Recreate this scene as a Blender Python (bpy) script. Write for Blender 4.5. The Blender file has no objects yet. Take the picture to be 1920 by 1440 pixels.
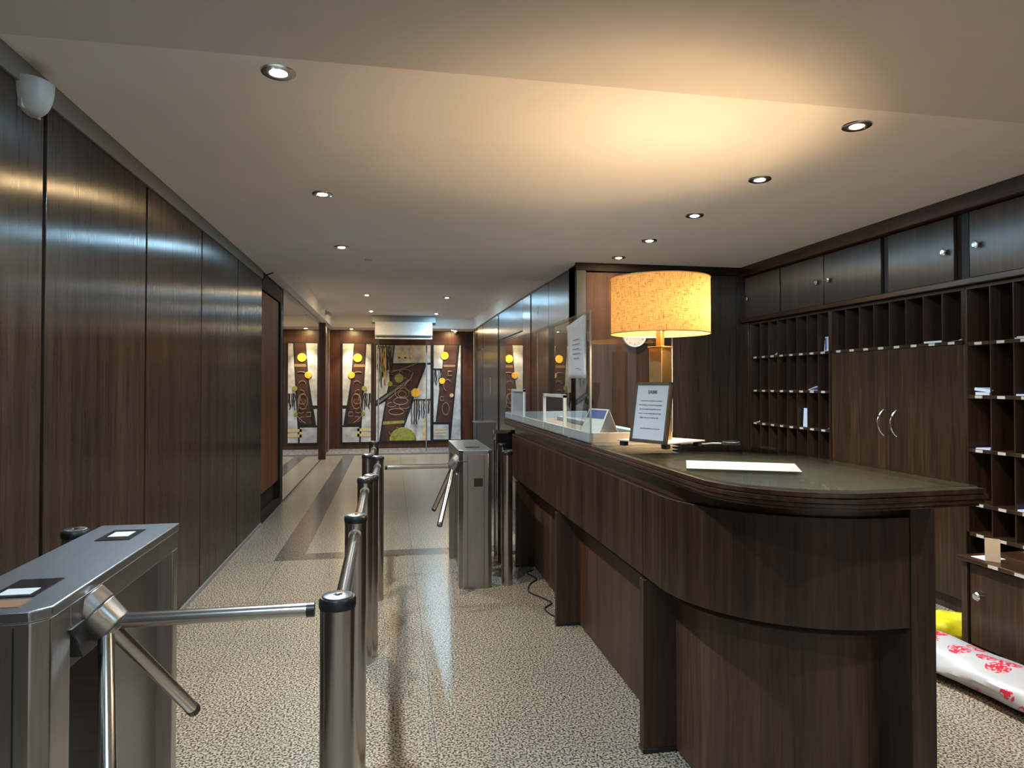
import bpy, bmesh, math, random
from mathutils import Vector, Matrix
random.seed(7)
PI = math.pi
S = bpy.context.scene
C = S.collection

# ------------------------------------------------------------------ camera, world, exposure
cam_data = bpy.data.cameras.new('camera')
cam = bpy.data.objects.new('camera', cam_data); C.objects.link(cam)
cam_data.sensor_fit = 'HORIZONTAL'; cam_data.sensor_width = 36.0
cam_data.lens = 36.0 * 1260.0 / 1920.0
PITCH = math.radians(0.9)
cam_data.shift_y = -(1260.0 * math.tan(PITCH) - 1.0 + 2.0) / 1920.0
cam_data.clip_start = 0.05
cam.location = (0, 0, 1.5)
cam.rotation_euler = (PI / 2 + PITCH, 0, -math.atan(227.0 / 1260.0))
S.camera = cam
W = bpy.data.worlds.new('world'); S.world = W; W.use_nodes = True
W.node_tree.nodes['Background'].inputs[0].default_value = (1.0, 0.95, 0.88, 1)
W.node_tree.nodes['Background'].inputs[1].default_value = 0.30
S.view_settings.view_transform = 'Standard'; S.view_settings.look = 'None'
S.view_settings.gamma = 1.0; S.view_settings.use_curve_mapping = False
S.view_settings.exposure = 0.92
S.cycles.max_bounces = 10; S.cycles.diffuse_bounces = 5; S.cycles.glossy_bounces = 6
S.cycles.transparent_max_bounces = 16
S.cycles.sample_clamp_indirect = 6.0
COOL_W, WARM_W = 80.0, 75.0

# ------------------------------------------------------------------ materials
M = {}
def newmat(name):
    m = bpy.data.materials.new(name); m.use_nodes = True
    nt = m.node_tree; b = nt.nodes['Principled BSDF']
    M[name] = m
    return m, nt, b
def N(nt, t, **kw):
    n = nt.nodes.new(t)
    for k, v in kw.items():
        if k.startswith('i_'): n.inputs[k[2:].replace('_', ' ')].default_value = v
        else: setattr(n, k, v)
    return n
def L(nt, a, b): nt.links.new(a, b)
def ramp(nt, stops):
    r = nt.nodes.new('ShaderNodeValToRGB'); e = r.color_ramp.elements
    while len(e) < len(stops): e.new(0.5)
    for k, (p, c) in enumerate(stops):
        e[k].position = p; e[k].color = (c[0], c[1], c[2], 1)
    return r
def coords(nt, scale, src='Object'):
    tc = nt.nodes.new('ShaderNodeTexCoord'); mp = nt.nodes.new('ShaderNodeMapping')
    mp.inputs['Scale'].default_value = scale
    L(nt, tc.outputs[src], mp.inputs[0]); return mp.outputs[0]
def plain(name, col, rough=0.5, metal=0.0, spec=0.5, var=0.06, scale=25, coat=0.0):
    m, nt, b = newmat(name)
    n = N(nt, 'ShaderNodeTexNoise', i_Scale=scale, i_Detail=3.0)
    L(nt, coords(nt, (1, 1, 1)), n.inputs['Vector'])
    r = ramp(nt, [(0.3, [c * (1 - var) for c in col]), (0.7, [min(1, c * (1 + var)) for c in col])])
    L(nt, n.outputs['Fac'], r.inputs[0]); L(nt, r.outputs[0], b.inputs['Base Color'])
    b.inputs['Roughness'].default_value = rough; b.inputs['Metallic'].default_value = metal
    b.inputs['Specular IOR Level'].default_value = spec; b.inputs['Coat Weight'].default_value = coat
    return m
def horizontal_tangent(nt, b, amount):
    g = nt.nodes.new('ShaderNodeNewGeometry'); x = N(nt, 'ShaderNodeVectorMath', operation='CROSS_PRODUCT')
    L(nt, g.outputs['Normal'], x.inputs[0]); x.inputs[1].default_value = (0.001, 0.0007, 1)
    L(nt, x.outputs[0], b.inputs['Tangent']); b.inputs['Anisotropic'].default_value = amount
def wood(name, lo, mid, hi, grain=(55, 55, 2.2), rough=0.32, spec=0.5, aniso=0.97, bump=0.05):
    m, nt, b = newmat(name)
    v = coords(nt, grain)
    n1 = N(nt, 'ShaderNodeTexNoise', i_Scale=1.0, i_Detail=5.0, i_Roughness=0.65, i_Distortion=0.35); L(nt, v, n1.inputs['Vector'])
    v2 = coords(nt, tuple(g * 0.16 for g in grain))
    n2 = N(nt, 'ShaderNodeTexNoise', i_Scale=1.0, i_Detail=3.0); L(nt, v2, n2.inputs['Vector'])
    a = N(nt, 'ShaderNodeMath', operation='MULTIPLY_ADD'); L(nt, n1.outputs['Fac'], a.inputs[0]); a.inputs[1].default_value = 0.55
    b2 = N(nt, 'ShaderNodeMath', operation='MULTIPLY'); L(nt, n2.outputs['Fac'], b2.inputs[0]); b2.inputs[1].default_value = 0.45
    L(nt, b2.outputs[0], a.inputs[2])
    r = ramp(nt, [(0.34, lo), (0.52, mid), (0.66, hi)]); L(nt, a.outputs[0], r.inputs[0]); L(nt, r.outputs[0], b.inputs['Base Color'])
    bp = N(nt, 'ShaderNodeBump', i_Strength=bump, i_Distance=0.002); L(nt, n1.outputs['Fac'], bp.inputs['Height']); L(nt, bp.outputs[0], b.inputs['Normal'])
    rr = N(nt, 'ShaderNodeMapRange'); rr.inputs[3].default_value = rough - 0.05; rr.inputs[4].default_value = rough + 0.08
    L(nt, n1.outputs['Fac'], rr.inputs[0]); L(nt, rr.outputs[0], b.inputs['Roughness'])
    b.inputs['Specular IOR Level'].default_value = spec
    if aniso: horizontal_tangent(nt, b, aniso)
    return m
def steel(name, col, rough=0.3, aniso=0.6, grain=(3, 3, 160)):
    m, nt, b = newmat(name)
    n = N(nt, 'ShaderNodeTexNoise', i_Scale=1.0, i_Detail=3.0); L(nt, coords(nt, grain), n.inputs['Vector'])
    r = ramp(nt, [(0.3, [c * 0.86 for c in col]), (0.7, col)]); L(nt, n.outputs['Fac'], r.inputs[0]); L(nt, r.outputs[0], b.inputs['Base Color'])
    b.inputs['Metallic'].default_value = 1.0; b.inputs['Roughness'].default_value = rough
    if aniso: horizontal_tangent(nt, b, aniso)
    return m
def emit(name, col, strength):
    m, nt, b = newmat(name)
    b.inputs['Base Color'].default_value = (*col, 1); b.inputs['Emission Color'].default_value = (*col, 1)
    b.inputs['Emission Strength'].default_value = strength
    return m
def glass(name, tint, ior=1.5, rough=0.0):
    m = bpy.data.materials.new(name); m.use_nodes = True; M[name] = m
    nt = m.node_tree; nt.nodes.clear()
    o = nt.nodes.new('ShaderNodeOutputMaterial'); mx = nt.nodes.new('ShaderNodeMixShader')
    f = N(nt, 'ShaderNodeFresnel', i_IOR=ior); t = nt.nodes.new('ShaderNodeBsdfTransparent'); g = nt.nodes.new('ShaderNodeBsdfGlossy')
    t.inputs[0].default_value = (*tint, 1); g.inputs['Roughness'].default_value = rough
    ge = nt.nodes.new('ShaderNodeNewGeometry'); iv = N(nt, 'ShaderNodeMath', operation='SUBTRACT'); iv.inputs[0].default_value = 1.0; L(nt, ge.outputs['Backfacing'], iv.inputs[1])
    dbl = N(nt, 'ShaderNodeMath', operation='MULTIPLY'); L(nt, f.outputs[0], dbl.inputs[0]); dbl.inputs[1].default_value = 1.7; dbl.use_clamp = True
    fr = N(nt, 'ShaderNodeMath', operation='MULTIPLY'); L(nt, dbl.outputs[0], fr.inputs[0]); L(nt, iv.outputs[0], fr.inputs[1])
    L(nt, fr.outputs[0], mx.inputs[0]); L(nt, t.outputs[0], mx.inputs[1]); L(nt, g.outputs[0], mx.inputs[2]); L(nt, mx.outputs[0], o.inputs[0])
    return m

wood('dark_wood', (0.014, 0.0078, 0.005), (0.033, 0.0190, 0.0120), (0.060, 0.036, 0.022), rough=0.27)
wood('counter_wood', (0.015, 0.0070, 0.0045), (0.042, 0.0200, 0.0115), (0.078, 0.039, 0.020), rough=0.36)
wood('counter_wood_low', (0.026, 0.012, 0.0065), (0.066, 0.032, 0.017), (0.11, 0.055, 0.028), rough=0.42, aniso=0.4)
wood('cabinet_wood', (0.014, 0.0075, 0.0042), (0.036, 0.019, 0.0098), (0.072, 0.038, 0.017), rough=0.34)
wood('orange_wood', (0.085, 0.025, 0.008), (0.16, 0.052, 0.015), (0.26, 0.09, 0.026), rough=0.6, aniso=0, spec=0.15)
wood('edge_wood', (0.05, 0.019, 0.008), (0.11, 0.045, 0.018), (0.19, 0.085, 0.035), grain=(60, 2.5, 60), rough=0.3, aniso=0)
wood('moulding_wood', (0.016, 0.007, 0.004), (0.045, 0.019, 0.009), (0.10, 0.043, 0.018), grain=(60, 2.5, 60), rough=0.28, aniso=0)
wood('top_wood', (0.15, 0.110, 0.075), (0.22, 0.165, 0.115), (0.28, 0.215, 0.155), grain=(20, 2.0, 20), rough=0.4, aniso=0)
wood('rear_wood', (0.035, 0.013, 0.008), (0.070, 0.026, 0.014), (0.11, 0.042, 0.021), rough=0.35, aniso=0.3)
plain('groove', (0.006, 0.004, 0.003), 0.6)
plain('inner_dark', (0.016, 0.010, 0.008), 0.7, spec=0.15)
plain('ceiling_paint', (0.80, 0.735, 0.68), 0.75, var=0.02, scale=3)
plain('entrance_ceiling_tone', (0.64, 0.585, 0.54), 0.75, var=0.02, scale=3)  # entrance ceiling, a darker tone than the main ceiling
wood('warm_panel_wood', (0.020, 0.0075, 0.004), (0.045, 0.0175, 0.009), (0.080, 0.032, 0.015), rough=0.55, aniso=0, spec=0.2)
plain('taupe_trim', (0.15, 0.13, 0.115), 0.6)
plain('grey_strip', (0.045, 0.045, 0.044), 0.6, spec=0.2)
plain('alu', (0.24, 0.24, 0.25), 0.5, 0.3)
plain('white_plastic', (0.48, 0.50, 0.52), 0.45)
plain('grey_housing', (0.22, 0.24, 0.26), 0.4, 0.3)
plain('opal', (0.40, 0.38, 0.36), 0.45)
plain('black', (0.012, 0.012, 0.014), 0.35)
plain('black_gloss', (0.012, 0.012, 0.014), 0.12)
plain('white_sheet', (0.32, 0.36, 0.355), 0.5)
plain('paper', (0.56, 0.58, 0.63), 0.7, var=0.04, scale=6)
plain('paper_blue', (0.52, 0.60, 0.80), 0.7)
plain('paper_cream', (0.62, 0.50, 0.36), 0.7)
plain('ink', (0.10, 0.10, 0.14), 0.7)
plain('blue_ink', (0.05, 0.08, 0.30), 0.7)
plain('label_card', (0.46, 0.42, 0.38), 0.7)
plain('cream_board', (0.50, 0.42, 0.33), 0.4)
plain('shade_grey_board', (0.25, 0.28, 0.295), 0.4)  # pale tray board with its shade put into the grey; also glass edges
plain('bronze_frame', (0.20, 0.155, 0.11), 0.35, 0.7)
plain('brass', (0.72, 0.48, 0.22), 0.42, 1.0)
plain('brown_print', (0.20, 0.10, 0.05), 0.5)
plain('mural_white', (0.43, 0.455, 0.48), 0.65, var=0.32, scale=5)
plain('mural_brown', (0.055, 0.020, 0.015), 0.5, var=0.3, scale=4)
plain('mural_black', (0.010, 0.009, 0.012), 0.5)
plain('mural_gold', (0.80, 0.50, 0.04), 0.4, var=0.2, scale=18)
plain('mural_olive', (0.24, 0.25, 0.045), 0.5, var=0.3, scale=20)
plain('mural_sand', (0.58, 0.45, 0.22), 0.5, var=0.2, scale=14)
plain('mural_line', (0.36, 0.25, 0.17), 0.5)
plain('cable_black', (0.01, 0.01, 0.01), 0.5)
plain('knob_metal', (0.75, 0.76, 0.78), 0.2, 1.0)
plain('yellow_bag', (0.60, 0.55, 0.02), 0.3, var=0.15, scale=30)
steel('steel_top', (0.42, 0.45, 0.50), 0.30, 0.5, grain=(160, 3, 3))
steel('steel', (0.46, 0.44, 0.42), 0.30, 0.7, grain=(160, 160, 3))
steel('steel_dark', (0.30, 0.285, 0.275), 0.30, 0.6)
steel('tube_steel', (0.52, 0.49, 0.46), 0.22, 0.0, grain=(6, 6, 6))
steel('chrome', (0.80, 0.80, 0.82), 0.10, 0.0, grain=(6, 6, 6))
steel('lift_steel', (0.13, 0.14, 0.16), 0.30, 0.5, grain=(120, 120, 3))
steel('lift_steel_warm', (0.20, 0.18, 0.165), 0.24, 0.5, grain=(120, 120, 3))
glass('glass_clear', (0.93, 0.97, 0.96)); glass('glass_edge', (0.62, 0.80, 0.76), 1.6)
glass('glass_top', (0.95, 0.975, 0.94), 1.52)
m, nt, b = newmat('mirror'); b.inputs['Metallic'].default_value = 1; b.inputs['Roughness'].default_value = 0.012
r = ramp(nt, [(0.0, (0.62, 0.62, 0.64)), (1.0, (0.70, 0.70, 0.72))]); n = N(nt, 'ShaderNodeTexNoise', i_Scale=2.0); L(nt, n.outputs['Fac'], r.inputs[0]); L(nt, r.outputs[0], b.inputs['Base Color'])
m, nt, b = newmat('frosted'); b.inputs['Base Color'].default_value = (0.35, 0.38, 0.42, 1); b.inputs['Roughness'].default_value = 0.35; b.inputs['Alpha'].default_value = 0.55

def granite(name, cols, scale, rough, joints=False):
    m, nt, b = newmat(name)
    v = coords(nt, (1, 1, 1))
    n1 = N(nt, 'ShaderNodeTexNoise', i_Scale=scale, i_Detail=2.5, i_Roughness=0.55); L(nt, v, n1.inputs['Vector'])
    r1 = ramp(nt, [(0.40, cols[0]), (0.46, cols[1]), (0.52, cols[2]), (0.64, cols[3])]); L(nt, n1.outputs['Fac'], r1.inputs[0])
    n2 = N(nt, 'ShaderNodeTexNoise', i_Scale=1.1, i_Detail=3.0); L(nt, v, n2.inputs['Vector'])
    mr = N(nt, 'ShaderNodeMapRange'); mr.inputs[3].default_value = 0.82; mr.inputs[4].default_value = 1.18; L(nt, n2.outputs['Fac'], mr.inputs[0])
    mx = N(nt, 'ShaderNodeVectorMath', operation='SCALE'); L(nt, r1.outputs[0], mx.inputs[0]); L(nt, mr.outputs[0], mx.inputs['Scale'])
    out = mx.outputs[0]
    if joints:
        sp = nt.nodes.new('ShaderNodeSeparateXYZ'); L(nt, v, sp.inputs[0])
        masks = []
        for o, off, step in ((sp.outputs[0], 0.19, 1.1), (sp.outputs[1], 0.46, 1.1)):
            a = N(nt, 'ShaderNodeMath', operation='SUBTRACT'); L(nt, o, a.inputs[0]); a.inputs[1].default_value = off - 55 * step - step / 2
            md = N(nt, 'ShaderNodeMath', operation='MODULO'); L(nt, a.outputs[0], md.inputs[0]); md.inputs[1].default_value = step
            s_ = N(nt, 'ShaderNodeMath', operation='SUBTRACT'); L(nt, md.outputs[0], s_.inputs[0]); s_.inputs[1].default_value = step / 2
            ab = N(nt, 'ShaderNodeMath', operation='ABSOLUTE'); L(nt, s_.outputs[0], ab.inputs[0])
            lt = N(nt, 'ShaderNodeMath', operation='LESS_THAN'); L(nt, ab.outputs[0], lt.inputs[0]); lt.inputs[1].default_value = 0.0018
            masks.append(lt)
        mxm = N(nt, 'ShaderNodeMath', operation='MAXIMUM'); L(nt, masks[0].outputs[0], mxm.inputs[0]); L(nt, masks[1].outputs[0], mxm.inputs[1])
        mm = N(nt, 'ShaderNodeMix', data_type='RGBA'); L(nt, mxm.outputs[0], mm.inputs['Factor']); L(nt, out, mm.inputs['A']); mm.inputs['B'].default_value = (0.10, 0.085, 0.07, 1)
        out = mm.outputs['Result']
    L(nt, out, b.inputs['Base Color']); b.inputs['Roughness'].default_value = rough
    b.inputs['Specular IOR Level'].default_value = 0.55
    return m
granite('floor_granite', [(0.045, 0.037, 0.030), (0.12, 0.099, 0.076), (0.32, 0.268, 0.205), (0.44, 0.38, 0.295)], 105, 0.24, True)
granite('band_granite', [(0.03, 0.027, 0.025), (0.06, 0.055, 0.05), (0.11, 0.10, 0.09), (0.16, 0.15, 0.13)], 75, 0.22)
granite('ledge_granite', [(0.02, 0.02, 0.024), (0.05, 0.05, 0.055), (0.13, 0.13, 0.14), (0.30, 0.30, 0.31)], 45, 0.65)

# woven lamp shade: light passes through the cloth
m, nt, b = newmat('shade_cloth')
v = coords(nt, (1, 1, 1), 'UV')
w1 = N(nt, 'ShaderNodeTexNoise', i_Scale=1.0, i_Detail=4.0, i_Roughness=0.7)
mp1 = N(nt, 'ShaderNodeMapping'); mp1.inputs['Scale'].default_value = (7, 70, 1); L(nt, v, mp1.inputs[0]); L(nt, mp1.outputs[0], w1.inputs['Vector'])
w2 = N(nt, 'ShaderNodeTexNoise', i_Scale=1.0, i_Detail=4.0, i_Roughness=0.7)
mp2 = N(nt, 'ShaderNodeMapping'); mp2.inputs['Scale'].default_value = (62, 7, 1); L(nt, v, mp2.inputs[0]); L(nt, mp2.outputs[0], w2.inputs['Vector'])
mi = N(nt, 'ShaderNodeMath', operation='MINIMUM'); L(nt, w1.outputs['Fac'], mi.inputs[0]); L(nt, w2.outputs['Fac'], mi.inputs[1])
rr = ramp(nt, [(0.33, (0.26, 0.11, 0.025)), (0.41, (0.62, 0.34, 0.11)), (0.50, (0.90, 0.56, 0.22))]); L(nt, mi.outputs[0], rr.inputs[0])
tr = nt.nodes.new('ShaderNodeBsdfTranslucent'); df = nt.nodes.new('ShaderNodeBsdfDiffuse'); mxs = N(nt, 'ShaderNodeMixShader'); mxs.inputs[0].default_value = 0.62
sc_ = N(nt, 'ShaderNodeVectorMath', operation='MULTIPLY'); L(nt, rr.outputs[0], sc_.inputs[0]); sc_.inputs[1].default_value = (0.105, 0.105, 0.105); L(nt, sc_.outputs[0], tr.inputs[0]); L(nt, rr.outputs[0], df.inputs[0]); L(nt, df.outputs[0], mxs.inputs[1]); L(nt, tr.outputs[0], mxs.inputs[2])
L(nt, mxs.outputs[0], nt.nodes['Material Output'].inputs[0])

# white bag with red printed characters
m, nt, b = newmat('printed_bag')
v = coords(nt, (1, 1, 1))
vo = N(nt, 'ShaderNodeTexVoronoi', i_Scale=7.5, i_Randomness=0.9); L(nt, v, vo.inputs['Vector'])
lt = N(nt, 'ShaderNodeMath', operation='LESS_THAN'); L(nt, vo.outputs['Distance'], lt.inputs[0]); lt.inputs[1].default_value = 0.40
no = N(nt, 'ShaderNodeTexNoise', i_Scale=55.0, i_Detail=2.0); L(nt, v, no.inputs['Vector'])
gt = N(nt, 'ShaderNodeMath', operation='GREATER_THAN'); L(nt, no.outputs['Fac'], gt.inputs[0]); gt.inputs[1].default_value = 0.47
mu = N(nt, 'ShaderNodeMath', operation='MULTIPLY'); L(nt, lt.outputs[0], mu.inputs[0]); L(nt, gt.outputs[0], mu.inputs[1])
mm = N(nt, 'ShaderNodeMix', data_type='RGBA'); L(nt, mu.outputs[0], mm.inputs['Factor']); mm.inputs['A'].default_value = (0.40, 0.40, 0.43, 1); mm.inputs['B'].default_value = (0.55, 0.02, 0.05, 1)
L(nt, mm.outputs['Result'], b.inputs['Base Color']); b.inputs['Roughness'].default_value = 0.35

COOL = (0.80, 0.92, 1.0); WARM = (1.0, 0.80, 0.56); SOFT = (1.0, 0.88, 0.72)
emit('bulb_cool', (0.45, 0.78, 1.0), 1100); emit('bulb_warm', (1.0, 0.70, 0.34), 900); emit('bulb_lamp', (1.0, 0.72, 0.40), 560)

# ------------------------------------------------------------------ mesh helpers
class MB:
    def __init__(s): s.v = []; s.f = []; s.mi = []; s.cur = 0
    def add(s, vs, fs):
        o = len(s.v); s.v += [Vector(p) for p in vs]; s.f += [tuple(i + o for i in f) for f in fs]; s.mi += [s.cur] * len(fs); return s
    def box(s, x0, x1, y0, y1, z0, z1, mat=None):
        vs = [Vector((x, y, z)) for x in (x0, x1) for y in (y0, y1) for z in (z0, z1)]
        if mat: vs = [mat @ p for p in vs]
        return s.add(vs, [(0, 1, 3, 2), (4, 6, 7, 5), (0, 4, 5, 1), (2, 3, 7, 6), (0, 2, 6, 4), (1, 5, 7, 3)])
    def prism(s, poly, lo, hi, axis='z', mat=None):
        n = len(poly)
        def P(a, b, h): return {'z': (a, b, h), 'y': (a, h, b), 'x': (h, a, b)}[axis]
        vs = [Vector(P(a, b, lo)) for a, b in poly] + [Vector(P(a, b, hi)) for a, b in poly]
        if mat: vs = [mat @ p for p in vs]
        return s.add(vs, [tuple(range(n - 1, -1, -1)), tuple(range(n, 2 * n))] + [(i, (i + 1) % n, n + (i + 1) % n, n + i) for i in range(n)])
    def tube(s, p0, p1, r0, r1=None, n=20, caps=True):
        p0 = Vector(p0); p1 = Vector(p1); r1 = r0 if r1 is None else r1
        d = (p1 - p0).normalized(); u = d.orthogonal().normalized(); w = d.cross(u)
        vs = []
        for p, r in ((p0, r0), (p1, r1)):
            vs += [p + u * (r * math.cos(2 * PI * k / n)) + w * (r * math.sin(2 * PI * k / n)) for k in range(n)]
        fs = [(k, (k + 1) % n, n + (k + 1) % n, n + k) for k in range(n)]
        if caps: fs += [tuple(range(n - 1, -1, -1)), tuple(range(n, 2 * n))]
        return s.add(vs, fs)
    def path(s, pts, r, n=8):
        pts = [Vector(p) for p in pts]; rings = []
        for i, p in enumerate(pts):
            d = (pts[min(i + 1, len(pts) - 1)] - pts[max(i - 1, 0)]).normalized()
            ref = Vector((0, 0, 1)) if abs(d.z) < 0.9 else Vector((1, 0, 0))
            u = d.cross(ref).normalized(); w = d.cross(u)
            rings.append([p + u * (r * math.cos(2 * PI * k / n)) + w * (r * math.sin(2 * PI * k / n)) for k in range(n)])
        vs = [q for g in rings for q in g]; fs = []
        for i in range(len(pts) - 1):
            fs += [(i * n + k, i * n + (k + 1) % n, (i + 1) * n + (k + 1) % n, (i + 1) * n + k) for k in range(n)]
        fs += [tuple(range(n - 1, -1, -1)), tuple((len(pts) - 1) * n + k for k in range(n))]
        return s.add(vs, fs)
    def lathe(s, prof, c, n=32, mat=None):
        c = Vector(c); vs = []; fs = []; m = len(prof)
        for r, z in prof:
            for k in range(n):
                p = Vector((r * math.cos(2 * PI * k / n), r * math.sin(2 * PI * k / n), z))
                vs.append((mat @ p if mat else p) + c)
        for i in range(m - 1):
            fs += [(i * n + k, i * n + (k + 1) % n, (i + 1) * n + (k + 1) % n, (i + 1) * n + k) for k in range(n)]
        closed = prof[0] == prof[-1]
        if prof[0][0] > 1e-5 and not closed: fs.append(tuple(range(n - 1, -1, -1)))
        if not closed and prof[-1][0] > 1e-5: fs.append(tuple((m - 1) * n + k for k in range(n)))
        return s.add(vs, fs)
    def build(s, name, mat, parent=None, bevel=0.0, smooth=True, shift=None, weld=True, seg=2):
        me = bpy.data.meshes.new(name)
        off = Vector((0, 0, 0)); q = parent
        while q is not None: off = off + q.location; q = q.parent
        if shift is not None: off = Vector(shift)
        me.from_pydata([p - off for p in s.v], [], s.f)
        mats = mat if isinstance(mat, (list, tuple)) else [mat]
        for x in mats: me.materials.append(M[x])
        for p, i in zip(me.polygons, s.mi): p.material_index = i
        bm = bmesh.new(); bm.from_mesh(me)
        if weld: bmesh.ops.remove_doubles(bm, verts=bm.verts, dist=1e-5)
        bmesh.ops.recalc_face_normals(bm, faces=bm.faces); bm.to_mesh(me); bm.free()
        if smooth:
            me.shade_smooth(); me.set_sharp_from_angle(angle=math.radians(35))
        o = bpy.data.objects.new(name, me); C.objects.link(o)
        if parent is not None: o.parent = parent
        elif shift is not None: o.location = off
        if bevel:
            md = o.modifiers.new('bevel', 'BEVEL'); md.width = bevel; md.segments = seg; md.limit_method = 'ANGLE'; md.angle_limit = math.radians(40)
        return o
def box(x0, x1, y0, y1, z0, z1): return MB().box(x0, x1, y0, y1, z0, z1)
def tag(o, label=None, cat=None, group=None, kind=None):
    if label: o['label'] = label
    if cat: o['category'] = cat
    if group: o['group'] = group
    if kind: o['kind'] = kind
    return o
def thing(name, loc, label, cat, group=None):
    o = bpy.data.objects.new(name, None); C.objects.link(o); o.location = loc; o.empty_display_size = 0.05
    return tag(o, label, cat, group)
def struct(o, label=None, cat=None): return tag(o, label, cat, kind='structure')
def copy_tree(o, parent=None):
    c = o.copy(); C.objects.link(c); c.parent = parent
    for ch in list(o.children): copy_tree(ch, c)
    return c
def word(txt, size, mat, parent, name, X, bold=0.0):
    """lettering as a mesh; X is a world matrix, text lies in its local xy plane, centred"""
    cu = bpy.data.curves.new('tmp', 'FONT'); cu.body = txt; cu.size = size; cu.align_x = 'CENTER'; cu.align_y = 'CENTER'; cu.extrude = 0.0003; cu.offset = bold
    t = bpy.data.objects.new('tmp', cu); C.objects.link(t)
    dg = bpy.context.evaluated_depsgraph_get(); me = bpy.data.meshes.new_from_object(t.evaluated_get(dg))
    bpy.data.objects.remove(t); bpy.data.curves.remove(cu)
    off = Vector((0, 0, 0)); q = parent
    while q is not None: off = off + q.location; q = q.parent
    me.transform(Matrix.Translation(-off) @ X); me.materials.clear(); me.materials.append(M[mat])
    o = bpy.data.objects.new(name, me); C.objects.link(o); o.parent = parent
    return o
def script_lines(mb, X, rows, h=0.0035, seed=1):
    """rows of small irregular ink marks: the illegible printed lines of a notice. rows = (x0, x1, y)"""
    rd = random.Random(seed)
    for x0, x1, y in rows:
        x = x0
        while x < x1:
            w = rd.uniform(0.003, 0.010); w = min(w, x1 - x)
            k = 0.0
            while k < w - 0.001:
                hh = h * rd.choice((0.6, 0.6, 0.9, 1.0)); mb.box(x + k, x + k + 0.0013, y - h / 2, y - h / 2 + hh, 0.0002, 0.0005, X)
                mb.box(x + k, x + min(k + 0.002, w), y - h / 2, y - h / 2 + h * 0.25, 0.0002, 0.0005, X); k += 0.0022
            x += w + 0.002

# ------------------------------------------------------------------ room shell
WL, WR, LIFT, H, HC = -1.35, 3.62, 1.83, 2.70, 2.94
YB, YR = 6.46, 15.5
fl = box(-1.75, 4.2, -4.0, 16.0, -0.12, 0.0).build('floor', 'floor_granite'); struct(fl)
b1 = MB(); b1.box(-0.97, -0.736, 5.96, 14.30, -0.004, 0.0012); b1.box(-0.736, 1.45, 5.96, 6.17, -0.004, 0.0012); b1.box(1.22, 1.45, 6.17, 14.30, -0.004, 0.0012)
struct(b1.build('trim_1', 'band_granite', smooth=False))
cl = MB()
struct(MB().prism([(-1.6, -4.0), (4.2, -4.0), (4.2, 2.545), (-1.6, 2.472)], 2.66, 2.6995).build('ceiling_entrance', 'entrance_ceiling_tone', smooth=False))
cl.box(-1.6, 4.2, -4.0, 7.65, H, 3.1)
cl.box(-1.6, -1.226, 7.65, 16.0, H, 3.1); cl.box(1.80, 4.2, 7.65, 16.0, H, 3.1)
cl.box(-1.226, 1.80, 14.70, 16.0, H, 3.1); cl.box(-1.226, 1.80, 7.65, 14.70, HC, 3.1)
struct(cl.build('ceiling', 'ceiling_paint', smooth=False, weld=False))
# left wall: dark backing with glossy panels between recessed black joints
wl = box(-1.60, -1.372, -4.0, 7.47, 0, H).build('wall_left', 'groove'); struct(wl)
seams = [-3.83, -2.70, -1.56, -0.44, 0.69, 1.81, 2.933, 4.06, 5.177, 6.342, 7.47]
for a, b_ in zip(seams[:-1], seams[1:]):
    e = b_ - (0.0 if b_ == 7.47 else 0.014)
    box(-1.375, WL, a + 0.014, e, 0.03, 2.607).build('wall_panel', 'dark_wood', wl, bevel=0.002)
struct(box(-1.374, WL + 0.012, -4.0, 7.47, 2.607, H).build('trim_2', 'taupe_trim', bevel=0.002))
struct(box(-1.374, WL + 0.010, -4.0, 7.47, 0.0, 0.032).build('baseboard_left', 'alu', bevel=0.002))
# recess with the warm wooden door beyond the panels
rec = MB(); rec.box(-1.9, -1.60, 7.47, 8.80, 0, H); rec.box(-1.6, -1.352, 8.72, 8.80, 0, H); rec.box(-1.6, -1.352, 7.47, 8.72, 2.51, H)
struct(rec.build('wall_recess', 'inner_dark', smooth=False, weld=False))
dr = box(-1.60, -1.40, 7.49, 8.71, 0.30, 2.51).build('door_1', 'orange_wood', bevel=0.003); struct(dr)
box(-1.402, -1.372, 7.50, 8.115, 0.305, 2.50).build('door_leaf', 'orange_wood', dr, bevel=0.002)
box(-1.402, -1.372, 8.125, 8.705, 0.305, 2.50).build('door_leaf', 'orange_wood', dr, bevel=0.002)
st = MB(); st.box(-1.60, -1.352, 7.47, 8.72, 0.0, 0.085); st.box(-1.60, -1.41, 7.47, 8.72, 0.085, 0.298)
struct(st.build('trim_3', 'inner_dark', smooth=False))
# mirror wall
struct(box(-1.62, -1.352, 8.80, 15.5, 0, H).build('wall_mirror', 'dark_wood'))
mw = thing('wall_mirror_panel', (-1.345, 8.80, 0), 'tall mirror sheet covering left wall of the far lobby, reflecting the murals', 'mirror')
mw.name = 'wall_mirror_sheet'
for y0, y1 in ((8.84, 12.52), (12.53, 13.55)):
    box(-1.352, -1.338, y0, y1, 0.03, 2.69).build('mirror_pane', 'mirror', mw)
struct(box(-1.355, -1.27, 13.72, 13.86, 0, H).build('trim_4', 'rear_wood', bevel=0.003))
struct(box(-1.355, -1.335, 13.86, 15.5, 0, H).build('trim_5', 'rear_wood', bevel=0.003))
struct(box(-1.335, -1.315, 14.96, 15.02, 0.04, 2.68).build('trim_6', 'alu', bevel=0.003))
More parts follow.
